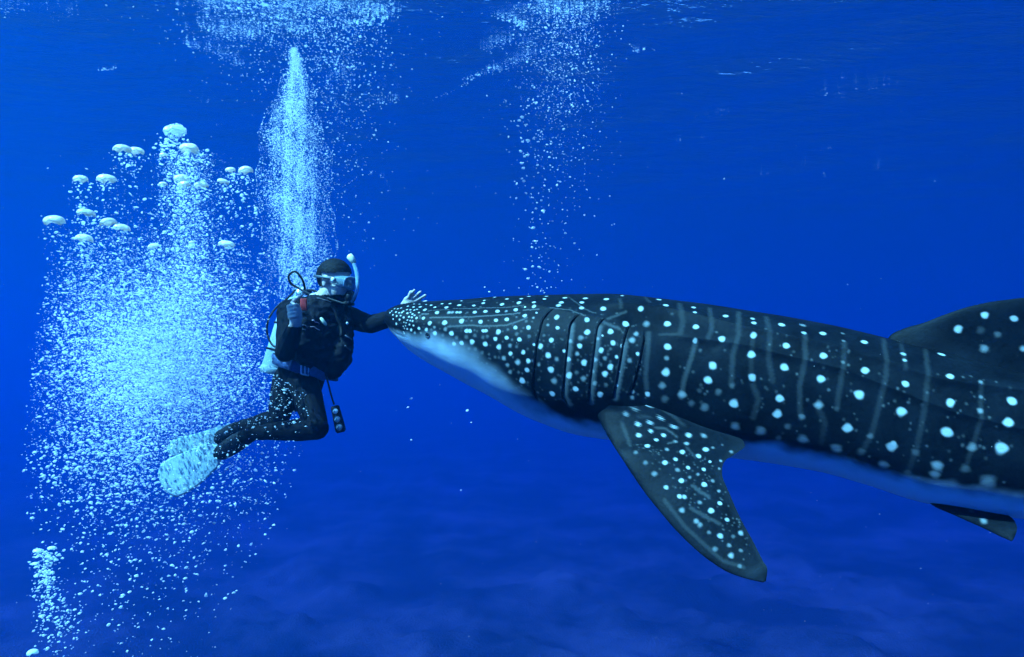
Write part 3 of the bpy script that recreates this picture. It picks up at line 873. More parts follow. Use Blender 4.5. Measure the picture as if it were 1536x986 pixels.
def build_diver():
    UP = Vector((0, 0, 1))
    f = Vector((0.62, -0.78, 0)).normalized()           # the way the chest faces
    rt = f.cross(UP)                                     # his right hand side
    hf = Vector((0.90, -0.40, -0.17)).normalized()       # the way the face looks
    hr = hf.cross(UP).normalized(); hu = hr.cross(hf)
    Hc = pix(503, 420, 4.66)
    bm = bmesh.new()
    # head: skull, jaw, face
    ellipsoid(bm, Hc - hf * 0.012 + hu * 0.022, (hf * 0.100, hr * 0.079, hu * 0.092))
    ellipsoid(bm, Hc + hf * 0.028 - hu * 0.045, (hf * 0.068, hr * 0.062, hu * 0.075))
    ellipsoid(bm, Hc + hf * 0.062 - hu * 0.098, (hf * 0.030, hr * 0.030, hu * 0.022))
    cap_chain(bm, [Hc + hf * 0.088 + hu * 0.012, Hc + hf * 0.108 - hu * 0.022, Hc + hf * 0.100 - hu * 0.035], [0.010, 0.015, 0.013], 10)
    for s in (-1, 1):
        ellipsoid(bm, Hc + hf * 0.070 + hr * 0.035 * s - hu * 0.030, (hf * 0.022, hr * 0.026, hu * 0.020), 12)
        ellipsoid(bm, Hc - hf * 0.012 + hr * 0.080 * s - hu * 0.018, (hf * 0.019, hr * 0.010, hu * 0.032), 14)
        ellipsoid(bm, Hc + hf * 0.083 + hr * 0.030 * s + hu * 0.014, (hf * 0.012, hr * 0.024, hu * 0.008), 12)
    cap_chain(bm, [Hc + hf * 0.085 - hu * 0.068 - hr * 0.022, Hc + hf * 0.096 - hu * 0.068, Hc + hf * 0.085 - hu * 0.068 + hr * 0.022], [0.006, 0.009, 0.006], 8)
    # neck, trunk
    pelvis, chest, neck0 = pix(447, 578, 4.74), pix(474, 492, 4.70), pix(484, 455, 4.70)
    cap_chain(bm, [neck0, Hc - hu * 0.07 - hf * 0.02], [0.068, 0.058])
    cap_chain(bm, [pelvis - UP * 0.02, pix(457, 545, 4.72), chest - UP * 0.03, pix(480, 468, 4.70)], [0.135, 0.145, 0.165, 0.12], 24, (f, 0.78))
    # shoulders and arms
    rs, re, rw = pix(436, 470, 4.60), pix(428, 528, 4.46), pix(443, 490, 4.31)
    cap_chain(bm, [pix(470, 466, 4.68), rs], [0.085, 0.075])
    cap_chain(bm, [rs, rs.lerp(re, 0.5), re], [0.072, 0.062, 0.052])
    cap_chain(bm, [re, re.lerp(rw, 0.35), rw], [0.052, 0.050, 0.034])
    ls, le, lw = pix(516, 474, 4.82), pix(556, 487, 4.68), pix(598, 474, 4.50)
    cap_chain(bm, [pix(484, 466, 4.74), ls], [0.085, 0.072])
    cap_chain(bm, [ls, ls.lerp(le, 0.5), le], [0.068, 0.058, 0.050])
    cap_chain(bm, [le, le.lerp(lw, 0.35), lw], [0.050, 0.046, 0.030])
    # legs
    rh, rk, ra = pix(454, 572, 4.64), pix(476, 643, 4.42), pix(378, 650, 4.60)
    lh, lk, la = pix(432, 570, 4.80), pix(417, 630, 4.60), pix(366, 640, 4.88)
    for h, k_, a in ((rh, rk, ra), (lh, lk, la)):
        cap_chain(bm, [h, h.lerp(k_, 0.45), k_], [0.088, 0.074, 0.056], 18)
        cap_chain(bm, [k_, k_.lerp(a, 0.32), k_.lerp(a, 0.75), a], [0.058, 0.058, 0.044, 0.038], 16)
    rtoe, ltoe = pix(330, 680, 4.66), pix(330, 658, 4.98)
    for a, t in ((ra, rtoe), (la, ltoe)):
        cap_chain(bm, [a, a.lerp(t, 0.5), t], [0.042, 0.042, 0.034], 12)
    # hands
    fw = (pix(452, 462, 4.25) - pix(436, 466, 4.27))
    ph = pix(443, 469, 4.275)
    cap_chain(bm, [rw, pix(444, 480, 4.285), ph], [0.032, 0.034, 0.036], 12)
    # right hand: loose fist, fingers stacked one above the other, thumb up
    ellipsoid(bm, ph, (Vector((1, 0, 0.15)) * 0.034, Vector((0, 1, 0)) * 0.024, UP * 0.046))
    for k in range(4):
        z0 = 0.034 - 0.0195 * k
        b = ph + Vector((-0.030 + 0.003 * k, -0.004, z0 - 0.004))
        cap_chain(bm, [b + Vector((0.006, 0.012, 0)), b + Vector((-0.006, -0.010, 0.001)), b + Vector((0.018, -0.030, 0.004)), b + Vector((0.043 - 0.003 * k, -0.026, 0.010)), b + Vector((0.046 - 0.003 * k, -0.008, 0.010))],
                  [0.010, 0.0105, 0.0098, 0.0092, 0.008], 10)
    cap_chain(bm, [ph + Vector((-0.018, -0.008, 0.02)), ph + Vector((-0.008, -0.020, 0.055)), ph + Vector((0.018, -0.024, 0.078)), ph + Vector((0.038, -0.022, 0.090))], [0.014, 0.012, 0.0105, 0.009], 10)
    # left hand: open, resting over the snout
    lp = pix(612, 457, 4.44)
    cap_chain(bm, [lw, lp], [0.028, 0.026], 12)
    hand(bm, lp, pix(628, 446, 4.42) - pix(604, 464, 4.46), Vector((0.1, 0.95, 0.3)), 0.036,
         [(-0.26, 0.05, 0.05), (-0.09, 0.02, 0.06), (0.07, 0.0, 0.08), (0.24, 0.0, 0.10)],
         [lp + Vector((-0.012, 0, 0.0)), lp + Vector((-0.012, -0.006, 0.028)), pix(613, 446, 4.42), pix(616, 438, 4.41)], 0.0100)
    V, N, F = remeshed(bm, 0.0048, 2, 0.5)
    root = empty('person', pix(450, 660, 4.65))
    tag(root, 'scuba diver in a black wetsuit kneeling in mid-water, one hand on the shark', 'person')
    skin = plain('skin', (0.46, 0.37, 0.32), 0.5, 0.4, var=0.08, scale=30)
    mesh_obj('body', V, F, skin, root)
    # wetsuit: everything except head and hands
    dist = lambda c: np.linalg.norm(V - np.array(c), axis=1)
    head = ((V - np.array(neck0)) @ np.array(UP) > 0.045) & (dist(Hc) < 0.24)
    cuff_r = ((V - np.array(rw)) @ np.array((ph - rw).normalized()) > 0.0) & (dist(ph) < 0.13) & (V[:, 2] > rw.z - 0.0)
    ld = (lp - lw).normalized()
    cuff_l = ((V - np.array(lw)) @ np.array(ld) > 0.012) & (dist(lp) < 0.2)
    suit = ~(head | cuff_r | cuff_l)
    neo = plain('neoprene', (0.004, 0.004, 0.006), 0.8, 0.08, var=0.25, scale=45, bump=0.25)
    W, FF = shell(V, N, F, suit, 0.0045, 0.004, 14)
    mesh_obj('wetsuit', W, FF, neo, root)
    # hair: short and dark
    L = V - np.array(Hc)
    a, b, c = L @ np.array(hf), L @ np.array(hr), L @ np.array(hu)
    hairy = (c > 0.030 + 0.28 * np.maximum(a - 0.01, 0)) | ((a < -0.045) & (c > -0.06))
    hairy &= (a < 0.083) & (dist(Hc) < 0.2) & (c > -0.07)
    hm = plain('dark_hair', (0.004, 0.0035, 0.004), 0.7, 0.1, var=0.5, scale=120, bump=0.3)
    W, FF = shell(V, N, F, hairy, 0.011, 0.002, 70)
    mesh_obj('hair', W, FF, hm, root)
    # eyes behind the mask glass
    for s in (-1, 1):
        blob_mesh('eye', Hc + hf * 0.080 + hr * 0.031 * s + hu * 0.002, (0.011, 0.011, 0.011), plain('eye_white', (0.75, 0.75, 0.72), 0.2), root, hf, 14)

    rubber = plain('black_rubber', (0.006, 0.006, 0.008), 0.6, 0.2, var=0.2, scale=60)
    # ---------------- buoyancy vest
    vest = empty('buoyancy_vest', pix(468, 566, 4.70))
    tag(vest, 'bulky black buoyancy vest worn over the wetsuit by the diver', 'vest')
    bm = bmesh.new()
    rows = [(486, 446, .085, .08), (484, 452, .13, .10), (480, 462, .165, .13), (477, 478, .185, .155), (476, 500, .195, .17), (476, 522, .20, .178), (477, 540, .188, .165), (480, 551, .16, .14), (484, 560, .12, .10)]
    seg = 40
    prev = None; rings = []
    for px_, py_, la_, lb_ in rows:
        c0 = pix(px_, py_, 4.70)
        ring = []
        for k in range(seg):
            t = 2 * math.pi * k / seg
            q = rt * (la_ * se(np.cos(t), 2.5)) + f * (lb_ * se(np.sin(t), 2.5))
            ring.append(bm.verts.new(c0 + q))
        rings.append(ring)
    for r0, r1 in zip(rings[:-1], rings[1:]):
        for k in range(seg):
            bm.faces.new((r0[k], r0[(k + 1) % seg], r1[(k + 1) % seg], r1[k]))
    bm.faces.new(rings[0][::-1]); bm.faces.new(rings[-1])
    # padded collar and side lobes
    cap_chain(bm, [pix(452, 466, 4.56), pix(455, 500, 4.52), pix(458, 535, 4.53)], [0.045, 0.06, 0.055], 16)
    cap_chain(bm, [pix(514, 466, 4.72), pix(515, 500, 4.66), pix(510, 535, 4.62), pix(500, 556, 4.60)], [0.045, 0.062, 0.064, 0.05], 16)
    cap_chain(bm, [pix(436, 500, 4.66), pix(434, 530, 4.66), pix(440, 556, 4.68)], [0.06, 0.066, 0.05], 16)
    Vv, Nv, Fv = remeshed(bm, 0.009, 4, 0.5)
    nz = np.array([mnoise.noise(Vector((p[0] * 16, p[1] * 16, p[2] * 26))) + 0.5 * mnoise.noise(Vector(p * 44)) for p in Vv])
    Vv = Vv + Nv * (0.011 * nz)[:, None]
    nylon = plain('black_nylon', (0.005, 0.005, 0.008), 0.75, 0.12, var=0.3, scale=70, bump=0.4)
    mesh_obj('vest_shell', Vv, Fv, nylon, vest)
    vnear = lambda px_, py_: vest_point(Vv, px_, py_)
    def vest_point(VV, px_, py_):
        uv, d = project(VV)
        m = np.nonzero(((uv - np.array((px_, py_))) ** 2).sum(1) < 16)[0]
        return Vector(VV[m[d[m].argmin()]])
    def on_vest(pts, lift=0.006, n=14):
        return [vnear(x, y) - Vector((0, lift, 0)) for x, y in poly_samples(pts, 3.0)]
    webbing = plain('grey_webbing', (0.10, 0.10, 0.12), 0.7, 0.2, var=0.3, scale=80)
    for pts in ([(447, 488), (455, 486), (464, 490)], [(452, 492), (461, 492)]):
        tube('strap', on_vest(pts), 0.0035, webbing, vest, 8)
    pink = plain('pale_webbing', (0.42, 0.30, 0.36), 0.6, 0.3, var=0.2, scale=80)
    for pts in ([(471, 481), (477, 483), (483, 486)], [(469, 488), (475, 490), (482, 494)]):
        tube('strap', on_vest(pts), 0.0028, pink, vest, 8)
    w = on_vest([(484, 478), (493, 487)], 0.010)
    tag(tube('whistle', [w[0].lerp(w[-1], t) for t in (0, .15, .5, .85, 1)], [0.004, 0.009, 0.010, 0.009, 0.004], plain('cream_plastic', (0.75, 0.72, 0.5), 0.4), vest, 12), 'pale cream whistle clipped to the black vest')
    red = plain('red_nylon', (0.42, 0.03, 0.025), 0.6, 0.3, var=0.2, scale=60)
    pc = pix(455.5, 457, 4.40)
    tag(box_mesh('shoulder_tab', pc, (0.018, 0.008, 0.033), red, vest, rot=0.15, bevel=0.006), 'small red tab on the vest shoulder')
    blob_mesh('snap_button', vnear(525, 486) - Vector((0, 0.008, 0)), (0.009, 0.009, 0.006), plain('pale_plastic', (0.7, 0.72, 0.72), 0.35), vest, f, 12)
    hose = on_vest([(503, 458), (509, 470), (512, 482), (512, 498), (509, 512)], 0.012)
    rad = [0.0105 + 0.0022 * math.cos(i * 2.2) for i in range(60)]
    tube('inflator_hose', spline(hose[::3], 60), rad, rubber, vest, 10)
    tube('collar_piping', on_vest([(476, 443.5), (487, 447), (500, 451)], 0.003), 0.003, webbing, vest, 8)
    for pts in ([(520, 500), (531, 508)], [(519, 518), (530, 524)]):
        try: tube('side_strap', on_vest(pts[:1] + pts[1:], 0.006), 0.004, webbing, vest, 8)
        except ValueError: pass

    # ---------------- weight belt
    belt = empty('weight_belt', pix(462, 548, 4.60))
    tag(belt, 'blue weight belt with a pale buckle round the waist of the diver', 'belt')
    blue = plain('blue_webbing', (0.035, 0.065, 0.15), 0.6, 0.3, var=0.25, scale=60, bump=0.3)
    c0 = pix(458, 551, 4.71)
    tilt = Vector((0, 0, -0.42))
    pts = []
    for k in range(72):
        t = 2 * math.pi * k / 72
        q = rt * (0.180 * se(np.cos(t), 2.4)) + f * (0.160 * se(np.sin(t), 2.4))
        pts.append(c0 + q + Vector((0, 0, -0.30 * q.x)))
    ribbon('strap', pts, 0.058, 0.006, blue, belt, closed=True)
    uvp, dpp = project(np.array([tuple(p) for p in pts]))
    def belt_at(px_):
        m = np.nonzero(np.abs(uvp[:, 0] - px_) < 5)[0]
        return pts[int(m[dpp[m].argmin()])]
    b0 = belt_at(458) + f * 0.008
    silver = plain('pale_metal', (0.72, 0.76, 0.78), 0.3, 0.5, 0.6)
    ring = [b0 + rt * x + UP * (z - 0.30 * rt.x * x) for x, z in ((-0.022, -0.03), (-0.022, 0.03), (0.022, 0.03), (0.022, -0.03))]
    fr = []
    for p, q in zip(ring, ring[1:] + ring[:1]): fr += [p.lerp(q, t) for t in (0, .25, .5, .75)]
    bk = tube('buckle', fr, 0.0045, silver, belt, 8, closed=True)
    tube('buckle_bar', [b0 - UP * 0.03, b0, b0 + UP * 0.03], 0.004, silver, bk, 8)
    b1 = belt_at(475) + f * 0.012
    box_mesh('weight_pouch', b1 - UP * 0.004, (0.05, 0.014, 0.027), blue, belt, rot=math.atan2(f.y, f.x) + math.pi / 2, bevel=0.008, roll=0.42)
    b2 = belt_at(445) + f * 0.010
    box_mesh('weight_pouch', b2, (0.032, 0.012, 0.03), blue, belt, rot=math.atan2(f.y, f.x) + math.pi / 2, bevel=0.008, roll=0.36)

    # ---------------- scuba tank
    tk0, tk1 = pix(411, 560, 4.90), pix(446, 447, 4.97)
    tank = empty('scuba_tank', tk0)
    tag(tank, 'pale steel scuba tank strapped to the back of the diver', 'tank')
    ax = (tk1 - tk0).normalized(); Lk = (tk1 - tk0).length
    prof = [(0, 0.02), (0.002, 0.072), (0.012, 0.082), (0.03, 0.084), (Lk * 0.5, 0.084), (Lk * 0.86, 0.084), (Lk * 0.93, 0.074), (Lk * 0.975, 0.05), (Lk, 0.026), (Lk + 0.012, 0.022)]
    steel = plain('pale_painted_steel', (0.26, 0.35, 0.38), 0.35, 0.5, 0.1, var=0.06, scale=12)
    tube('cylinder', [tk0 + ax * s for s, r in prof], [r for s, r in prof], steel, tank, 36)
    tube('boot', [tk0 + ax * s for s in (-0.012, -0.010, 0.02, 0.032)], [0.07, 0.084, 0.0875, 0.0862], plain('pale_rubber', (0.24, 0.32, 0.35), 0.6), tank, 36)
    tv = tube('valve', [tk1 + ax * s for s in (0.0, 0.02, 0.05, 0.06)], [0.018, 0.02, 0.018, 0.008], silver, tank, 14)
    tube('valve_knob', [tk1 + ax * 0.04 - rt * 0.02, tk1 + ax * 0.04 - rt * 0.05, tk1 + ax * 0.04 - rt * 0.075], [0.012, 0.020, 0.018], rubber, tv, 14)
    fs = tk1 + ax * 0.04 + f * 0.05
    tube('first_stage', [fs - f * 0.03, fs, fs + f * 0.02, fs + f * 0.03], [0.016, 0.024, 0.022, 0.012], silver, tank, 14)
    for s_ in (0.28, 0.62):
        ring_c = tk0 + ax * Lk * s_
        tube('tank_band', ring_points(ring_c, ax, 0.0865, 32), 0.006, nylon, tank, 8, closed=True)
    # ---------------- regulator with hoses
    reg = empty('regulator', Hc + hf * 0.12 - hu * 0.10)
    tag(reg, 'black breathing regulator at the mouth of the diver with its hoses', 'regulator')
    mouth = Hc + hf * 0.118 - hu * 0.082
    ss = tube('second_stage', [mouth - hf * 0.028, mouth - hf * 0.012, mouth + hf * 0.006, mouth + hf * 0.022, mouth + hf * 0.027], [0.016, 0.034, 0.038, 0.032, 0.012], rubber, reg, 22)
    tube('purge_cover', [mouth + hf * 0.020, mouth + hf * 0.029, mouth + hf * 0.032], [0.024, 0.022, 0.006], plain('dark_grey_plastic', (0.04, 0.04, 0.05), 0.4), ss, 18)
    for s in (-1, 1):
        tube('exhaust_tee', [mouth - hu * 0.03, mouth - hu * 0.04 + hr * 0.02 * s, mouth - hu * 0.042 + hr * 0.045 * s], [0.014, 0.013, 0.010], rubber, ss, 10)
    top = tk1 + ax * 0.05
    tube('hose', spline([top + f * 0.04, pix(457, 431, 4.86), pix(452, 417, 4.84), pix(442, 407.5, 4.83), pix(433.5, 413, 4.83), pix(436, 425, 4.84), pix(447, 432, 4.84), pix(462, 440, 4.78), pix(480, 449, 4.60)], 70), 0.0068, rubber, reg, 10)
    tube('hose', spline([top + rt * 0.03, pix(432, 447, 4.88), pix(414, 462, 4.83), pix(402, 482, 4.80), pix(401, 502, 4.80), pix(408, 517, 4.78), pix(420, 523, 4.72), pix(428, 528, 4.68)], 60), 0.0062, rubber, reg, 10)
    tube('hose', spline([top - rt * 0.03, pix(470, 436, 4.80), pix(505, 452, 4.58), pix(520, 456, 4.56), mouth - hr * 0.0 - hu * 0.02], 50), 0.006, rubber, reg, 10)
    # ---------------- gauge console on its hose
    con = empty('gauge_console', pix(507, 629, 4.50))
    tag(con, 'black gauge console dangling on a hose below the waist of the diver', 'gauge')
    tube('hose', spline([pix(488, 560, 4.58), pix(493, 578, 4.54), pix(497, 594, 4.52), pix(501, 607, 4.50)], 30), 0.005, rubber, con, 10)
    cc = pix(507, 629, 4.50)
    long = (pix(511, 649, 4.50) - pix(501, 607, 4.50)).normalized()
    crs = long.cross(Vector((0, -1, 0))).normalized(); nrm = Vector((0, -1, 0))
    plate('case', cc, long, crs, nrm, [(-.078, .016), (-.070, .023), (-.03, .025), (.03, .028), (.066, .028), (.076, .020)], 0.015, rubber, con)
    dial = plain('dial_face', (0.62, 0.72, 0.72), 0.35, var=0.1, scale=120)
    for off, r_ in ((-0.048, 0.017), (-0.002, 0.019), (0.044, 0.020)):
        c_ = cc + long * off + nrm * 0.0155
        d_ = tube('gauge', [c_, c_ + nrm * 0.004, c_ + nrm * 0.0045], [r_, r_, r_ * 0.3], dial if off < -0.03 else plain('blue_dial', (0.20, 0.30, 0.38), 0.35, var=0.4, scale=90), con, 24)
        tube('bezel', ring_points(c_ + nrm * 0.004, nrm, r_ + 0.002, 24), 0.0032, rubber, d_, 8, closed=True)
        tube('needle', [c_ + nrm * 0.006 - long * 0.004, c_ + nrm * 0.006 + (long * 0.4 + crs).normalized() * r_ * 0.8], 0.0014, rubber, d_, 6)
    # ---------------- mask
    mask = empty('diving_mask', Hc + hf * 0.10 - hu * 0.02)
    tag(mask, 'clear diving mask over the eyes of the diver', 'mask')
    clear_sil, n, l, b = new_mat('clear_silicone')
    b.inputs['Base Color'].default_value = (0.22, 0.34, 0.42, 1); b.inputs['Roughness'].default_value = 0.3
    b.inputs['Transmission Weight'].default_value = 0.55; b.inputs['IOR'].default_value = 1.1
    glass, n, l, b = new_mat('mask_glass')
    b.inputs['Base Color'].default_value = (0.35, 0.5, 0.62, 1); b.inputs['Roughness'].default_value = 0.05
    b.inputs['Transmission Weight'].default_value = 0.85; b.inputs['IOR'].default_value = 1.1; b.inputs['Alpha'].default_value = 0.6
    mc = Hc + hf * 0.075 + hu * 0.000
    V_, F_i = [], []
    sg = 36
    prof = [(0.000, 1.0), (0.018, 1.03), (0.036, 0.98), (0.046, 0.90)]
    for d_, sc in prof:
        for k in range(sg):
            t = 2 * math.pi * k / sg
            x, z = 0.074 * se(np.cos(t), 3.0) * sc, 0.036 * se(np.sin(t), 3.0) * sc
            wrap = -0.62 * x * x / 0.078 * (1 - d_ / 0.06)
            V_.append(mc + hr * x + hu * (z - 0.004) + hf * (d_ + wrap))
    for i in range(len(prof) - 1):
        for k in range(sg):
            F_i.append((i * sg + k, i * sg + (k + 1) % sg, (i + 1) * sg + (k + 1) % sg, (i + 1) * sg + k))
    mesh_obj('skirt', V_, F_i, clear_sil, mask)
    fr = [V_[(len(prof) - 1) * sg + k] for k in range(sg)]
    tube('frame', fr, 0.0055, plain('pale_frame', (0.12, 0.20, 0.27), 0.35), mask, 8, closed=True)
    cen = sum(fr, Vector()) / sg
    for s in (-1, 1):
        pts_ = [q for q in fr if (q - cen).dot(hr) * s >= -0.001]
        pts_.sort(key=lambda q: math.atan2((q - cen).dot(hu), (q - cen).dot(hr) * s))
        cl = sum(pts_, Vector()) / len(pts_)
        mesh_obj('lens', [cl + (q - cl) * 0.96 for q in pts_] + [cl + (q - cl) * 0.96 + hf * 0.003 for q in pts_],
                 [tuple(range(len(pts_)))[::-1], tuple(range(len(pts_), 2 * len(pts_)))] + [(k, (k + 1) % len(pts_), len(pts_) + (k + 1) % len(pts_), len(pts_) + k) for k in range(len(pts_))], glass, mask, smooth=False)
    ellipsoid_part('nose_pocket', mc + hf * 0.034 - hu * 0.034, (hf * 0.022, hr * 0.018, hu * 0.020), clear_sil, mask)
    sp = []
    for k in range(25):
        t = math.radians(-68 + k * (360 - 44) / 24 * 1.0)
        sp.append(Hc + hf * (math.cos(t) * 0.098 - 0.01) + hr * math.sin(t) * 0.092 + hu * (0.004 + 0.008 * (1 - math.cos(t))))
    sp = [Hc + hf * (math.cos(t) * 0.116 - 0.014) + hr * math.sin(t) * 0.097 + hu * 0.004 for t in np.linspace(math.radians(52), math.radians(308), 30)]
    ribbon('strap', sp, 0.016, 0.004, plain('mask_strap', (0.03, 0.045, 0.06), 0.5), mask)
    blob_mesh('buckle', Hc + hf * 0.050 + hr * 0.092 + hu * 0.002, (0.013, 0.013, 0.006), plain('buckle_white', (0.7, 0.74, 0.74), 0.3), mask, hr, 14)
    # ---------------- snorkel
    sn = empty('snorkel', pix(533, 440, 4.60))
    tag(sn, 'clear snorkel with a cream tip standing up beside the mask', 'snorkel')
    clear_tube, n, l, b = new_mat('clear_tube')
    b.inputs['Base Color'].default_value = (0.35, 0.55, 0.72, 1); b.inputs['Roughness'].default_value = 0.2
    b.inputs['Transmission Weight'].default_value = 0.6; b.inputs['IOR'].default_value = 1.12
    tube('barrel', spline([pix(526, 453, 4.60), pix(533, 443, 4.60), pix(536, 428, 4.60), pix(535, 410, 4.62), pix(530.5, 394, 4.64)], 40), 0.0115, clear_tube, sn, 14)
    tube('tip', [pix(530.8, 395, 4.64), pix(529.5, 391.5, 4.64), pix(526.5, 387, 4.64), pix(523.5, 383.5, 4.64), pix(522.8, 382.8, 4.64)], [0.013, 0.018, 0.020, 0.017, 0.008], plain('cream_tip', (0.80, 0.78, 0.55), 0.4), sn, 14)
    tube('mouthpiece', spline([pix(526, 453, 4.60), pix(522, 455, 4.60), pix(518, 453, 4.60)], 10), [0.012, 0.012, 0.011, 0.010, 0.010, 0.009, 0.009, 0.010, 0.011, 0.010], rubber, sn, 10)
    # ---------------- swim fins
    frost, n, l, b = new_mat('frosted_blade')
    b.inputs['Base Color'].default_value = (0.28, 0.40, 0.42, 1); b.inputs['Roughness'].default_value = 0.5
    b.inputs['Specular IOR Level'].default_value = 0.2
    def swim_fin(label, toe, ank, outline, dep):
        r = empty('swim_fin', toe)
        tag(r, label, 'swim fin', 'swim fins on the feet of the diver')
        P = [pix(x, y, dep(x)) for x, y in outline]
        cen = sum(P, Vector()) / len(P)
        n_ = Vector((0, 0, 0))
        for i in range(len(P)): n_ += (P[i] - cen).cross(P[(i + 1) % len(P)] - cen)
        n_.normalize()
        m = len(P)
        V2, F2 = [], []
        for sgn in (1, -1):
            for sc in (1.0, 0.9, 0.45):
                V2 += [cen + (p - cen) * sc + n_ * sgn * (0.002 if sc == 1 else 0.0045) for p in P]
            V2.append(cen + n_ * sgn * 0.0045)
        half = 3 * m + 1
        for h_ in (0, 1):
            o_ = h_ * half
            for a_ in (0, 1):
                for k in range(m):
                    q = (o_ + a_ * m + k, o_ + a_ * m + (k + 1) % m, o_ + (a_ + 1) * m + (k + 1) % m, o_ + (a_ + 1) * m + k)
                    F2.append(q if h_ == 0 else q[::-1])
            for k in range(m):
                q = (o_ + 2 * m + k, o_ + 2 * m + (k + 1) % m, o_ + 3 * m)
                F2.append(q if h_ == 0 else q[::-1])
        for k in range(m): F2.append((k, half + k, half + (k + 1) % m, (k + 1) % m))
        blade = mesh_obj('blade', V2, F2, frost, r)
        fpts = [ank.lerp(toe, 0.25), ank.lerp(toe, 0.6), toe, toe + (toe - ank).normalized() * 0.035]
        tube('foot_pocket', spline(fpts, 16), np.interp(np.linspace(0, 1, 16), [0, .3, .8, 1], [0.050, 0.055, 0.048, 0.020]), rubber, r, 16)
        far_ = max(P, key=lambda p: (p - toe).length)
        dirv = (far_ - toe)
        side_ = dirv.cross(n_).normalized()
        for s in (-1, 0, 1):
            tube('rib', [toe + side_ * 0.03 * s + n_ * 0.003, toe + dirv * 0.45 + side_ * 0.055 * s + n_ * 0.004, toe + dirv * 0.88 + side_ * 0.07 * s + n_ * 0.004], [0.009, 0.006, 0.003], plain('blade_rib', (0.32, 0.40, 0.41), 0.4), blade, 8)
    swim_fin('frosted swim fin with a broad rounded blade, lower of the two', rtoe, ra,
             [(237, 710), (241, 697), (252, 689), (268, 682), (290, 673), (312, 664), (328, 668), (334, 686), (328, 700), (310, 718), (294, 731), (278, 741), (265, 746), (254, 742), (246, 734), (240, 722)], lambda x: 4.66 + (330 - x) * 0.0016)
    swim_fin('frosted swim fin partly behind the other fin, upper of the two', ltoe, la,
             [(252, 668), (260, 660), (282, 654), (306, 647), (328, 640), (343, 636), (346, 650), (338, 668), (318, 672), (296, 678), (272, 686), (256, 684), (250, 676)], lambda x: 4.98 + (330 - x) * 0.0016)

def box_mesh(name, c, half, mat, parent, rot=0.0, bevel=0.004, roll=0.0):
    bm = bmesh.new()
    bmesh.ops.create_cube(bm, size=2.0)
    bmesh.ops.scale(bm, vec=half, verts=bm.verts)
    bmesh.ops.bevel(bm, geom=bm.edges[:] + bm.verts[:], offset=bevel, segments=3, profile=0.6, affect='EDGES')
    M = Matrix.Rotation(rot, 3, 'Z') @ Matrix.Rotation(roll, 3, 'Y')
    V = [Vector(c) + M @ v.co for v in bm.verts]
    bm.verts.index_update()
    F = [tuple(v.index for v in f_.verts) for f_ in bm.faces]
    bm.free()
    return mesh_obj(name, V, F, mat, parent)

def ellipsoid_part(name, c, axes, mat, parent):
    bm = bmesh.new(); ellipsoid(bm, c, axes, 16); bm.verts.index_update()
    V = [v.co.copy() for v in bm.verts]; F = [tuple(v.index for v in f_.verts) for f_ in bm.faces]
    bm.free()
    return mesh_obj(name, V, F, mat, parent)

def ribbon(name, pts, width, thick, mat, parent, closed=False):
    """upright band through pts"""
    n = len(pts); V, F = [], []
    cen = sum((Vector(p) for p in pts), Vector()) / n
    for p in pts:
        p = Vector(p); o = (p - cen); o.z = 0; o.normalize()
        V += [p + Vector((0, 0, width / 2)), p + o * thick + Vector((0, 0, width / 2 * 0.94)), p + o * thick - Vector((0, 0, width / 2 * 0.94)), p - Vector((0, 0, width / 2))]
    for i in range(n if closed else n - 1):
        j = (i + 1) % n
        for k in range(4):
            F.append((i * 4 + k, i * 4 + (k + 1) % 4, j * 4 + (k + 1) % 4, j * 4 + k))
    return mesh_obj(name, V, F, mat, parent)

def plate(name, c, long, crs, nrm, prof, th, mat, parent):
    """rounded slab: prof = (position along, half width)"""
    V, F = [], []
    m = len(prof)
    sec = [(-1, -.55), (-.85, -1), (.85, -1), (1, -.55), (1, .55), (.85, 1), (-.85, 1), (-1, .55)]
    for s, w in prof:
        for a, b in sec: V.append(c + long * s + crs * (w * a) + nrm * (th * b))
    k = len(sec)
    for i in range(m - 1):
        for j in range(k): F.append((i * k + j, i * k + (j + 1) % k, (i + 1) * k + (j + 1) % k, (i + 1) * k + j))
    F.append(tuple(range(k))[::-1]); F.append(tuple((m - 1) * k + j for j in range(k)))
    return mesh_obj(name, V, F, mat, parent)

build_diver()
# ------------------------------------------------------------------ bubbles and foam
def ico(sub):
    if sub < 0:                                                # octahedron for the finest specks
        V = np.array([(1, 0, 0), (-1, 0, 0), (0, 1, 0), (0, -1, 0), (0, 0, 1), (0, 0, -1)], float)
        return V, np.array([(0, 2, 4), (2, 1, 4), (1, 3, 4), (3, 0, 4), (2, 0, 5), (1, 2, 5), (3, 1, 5), (0, 3, 5)])
    bm = bmesh.new(); bmesh.ops.create_icosphere(bm, subdivisions=sub + 1, radius=1.0)
    bm.verts.index_update()
    V = np.array([tuple(v.co) for v in bm.verts]); F = np.array([[v.index for v in f.verts] for f in bm.faces])
    bm.free()
    return V, F

def swarm(centers, rad, aspect, tilt, rng, sub=1, wob=0.18):
    """many small flattened bubbles joined into one mesh: centres (n,3), long half-axis, height ratio, tilt about the view axis"""
    T, TF = ico(sub)
    n, k = len(centers), len(T)
    sh = 1 + wob * rng.normal(size=(n, k))
    P = T[None] * sh[..., None] * rad[:, None, None]
    P[..., 2] *= aspect[:, None]
    c, s = np.cos(tilt)[:, None], np.sin(tilt)[:, None]
    x, z = P[..., 0] * c - P[..., 2] * s, P[..., 0] * s + P[..., 2] * c
    P = np.stack([x, P[..., 1], z], -1) + centers[:, None, :]
    F = TF[None] + (np.arange(n) * k)[:, None, None]
    return P.reshape(-1, 3), F.reshape(-1, 3)

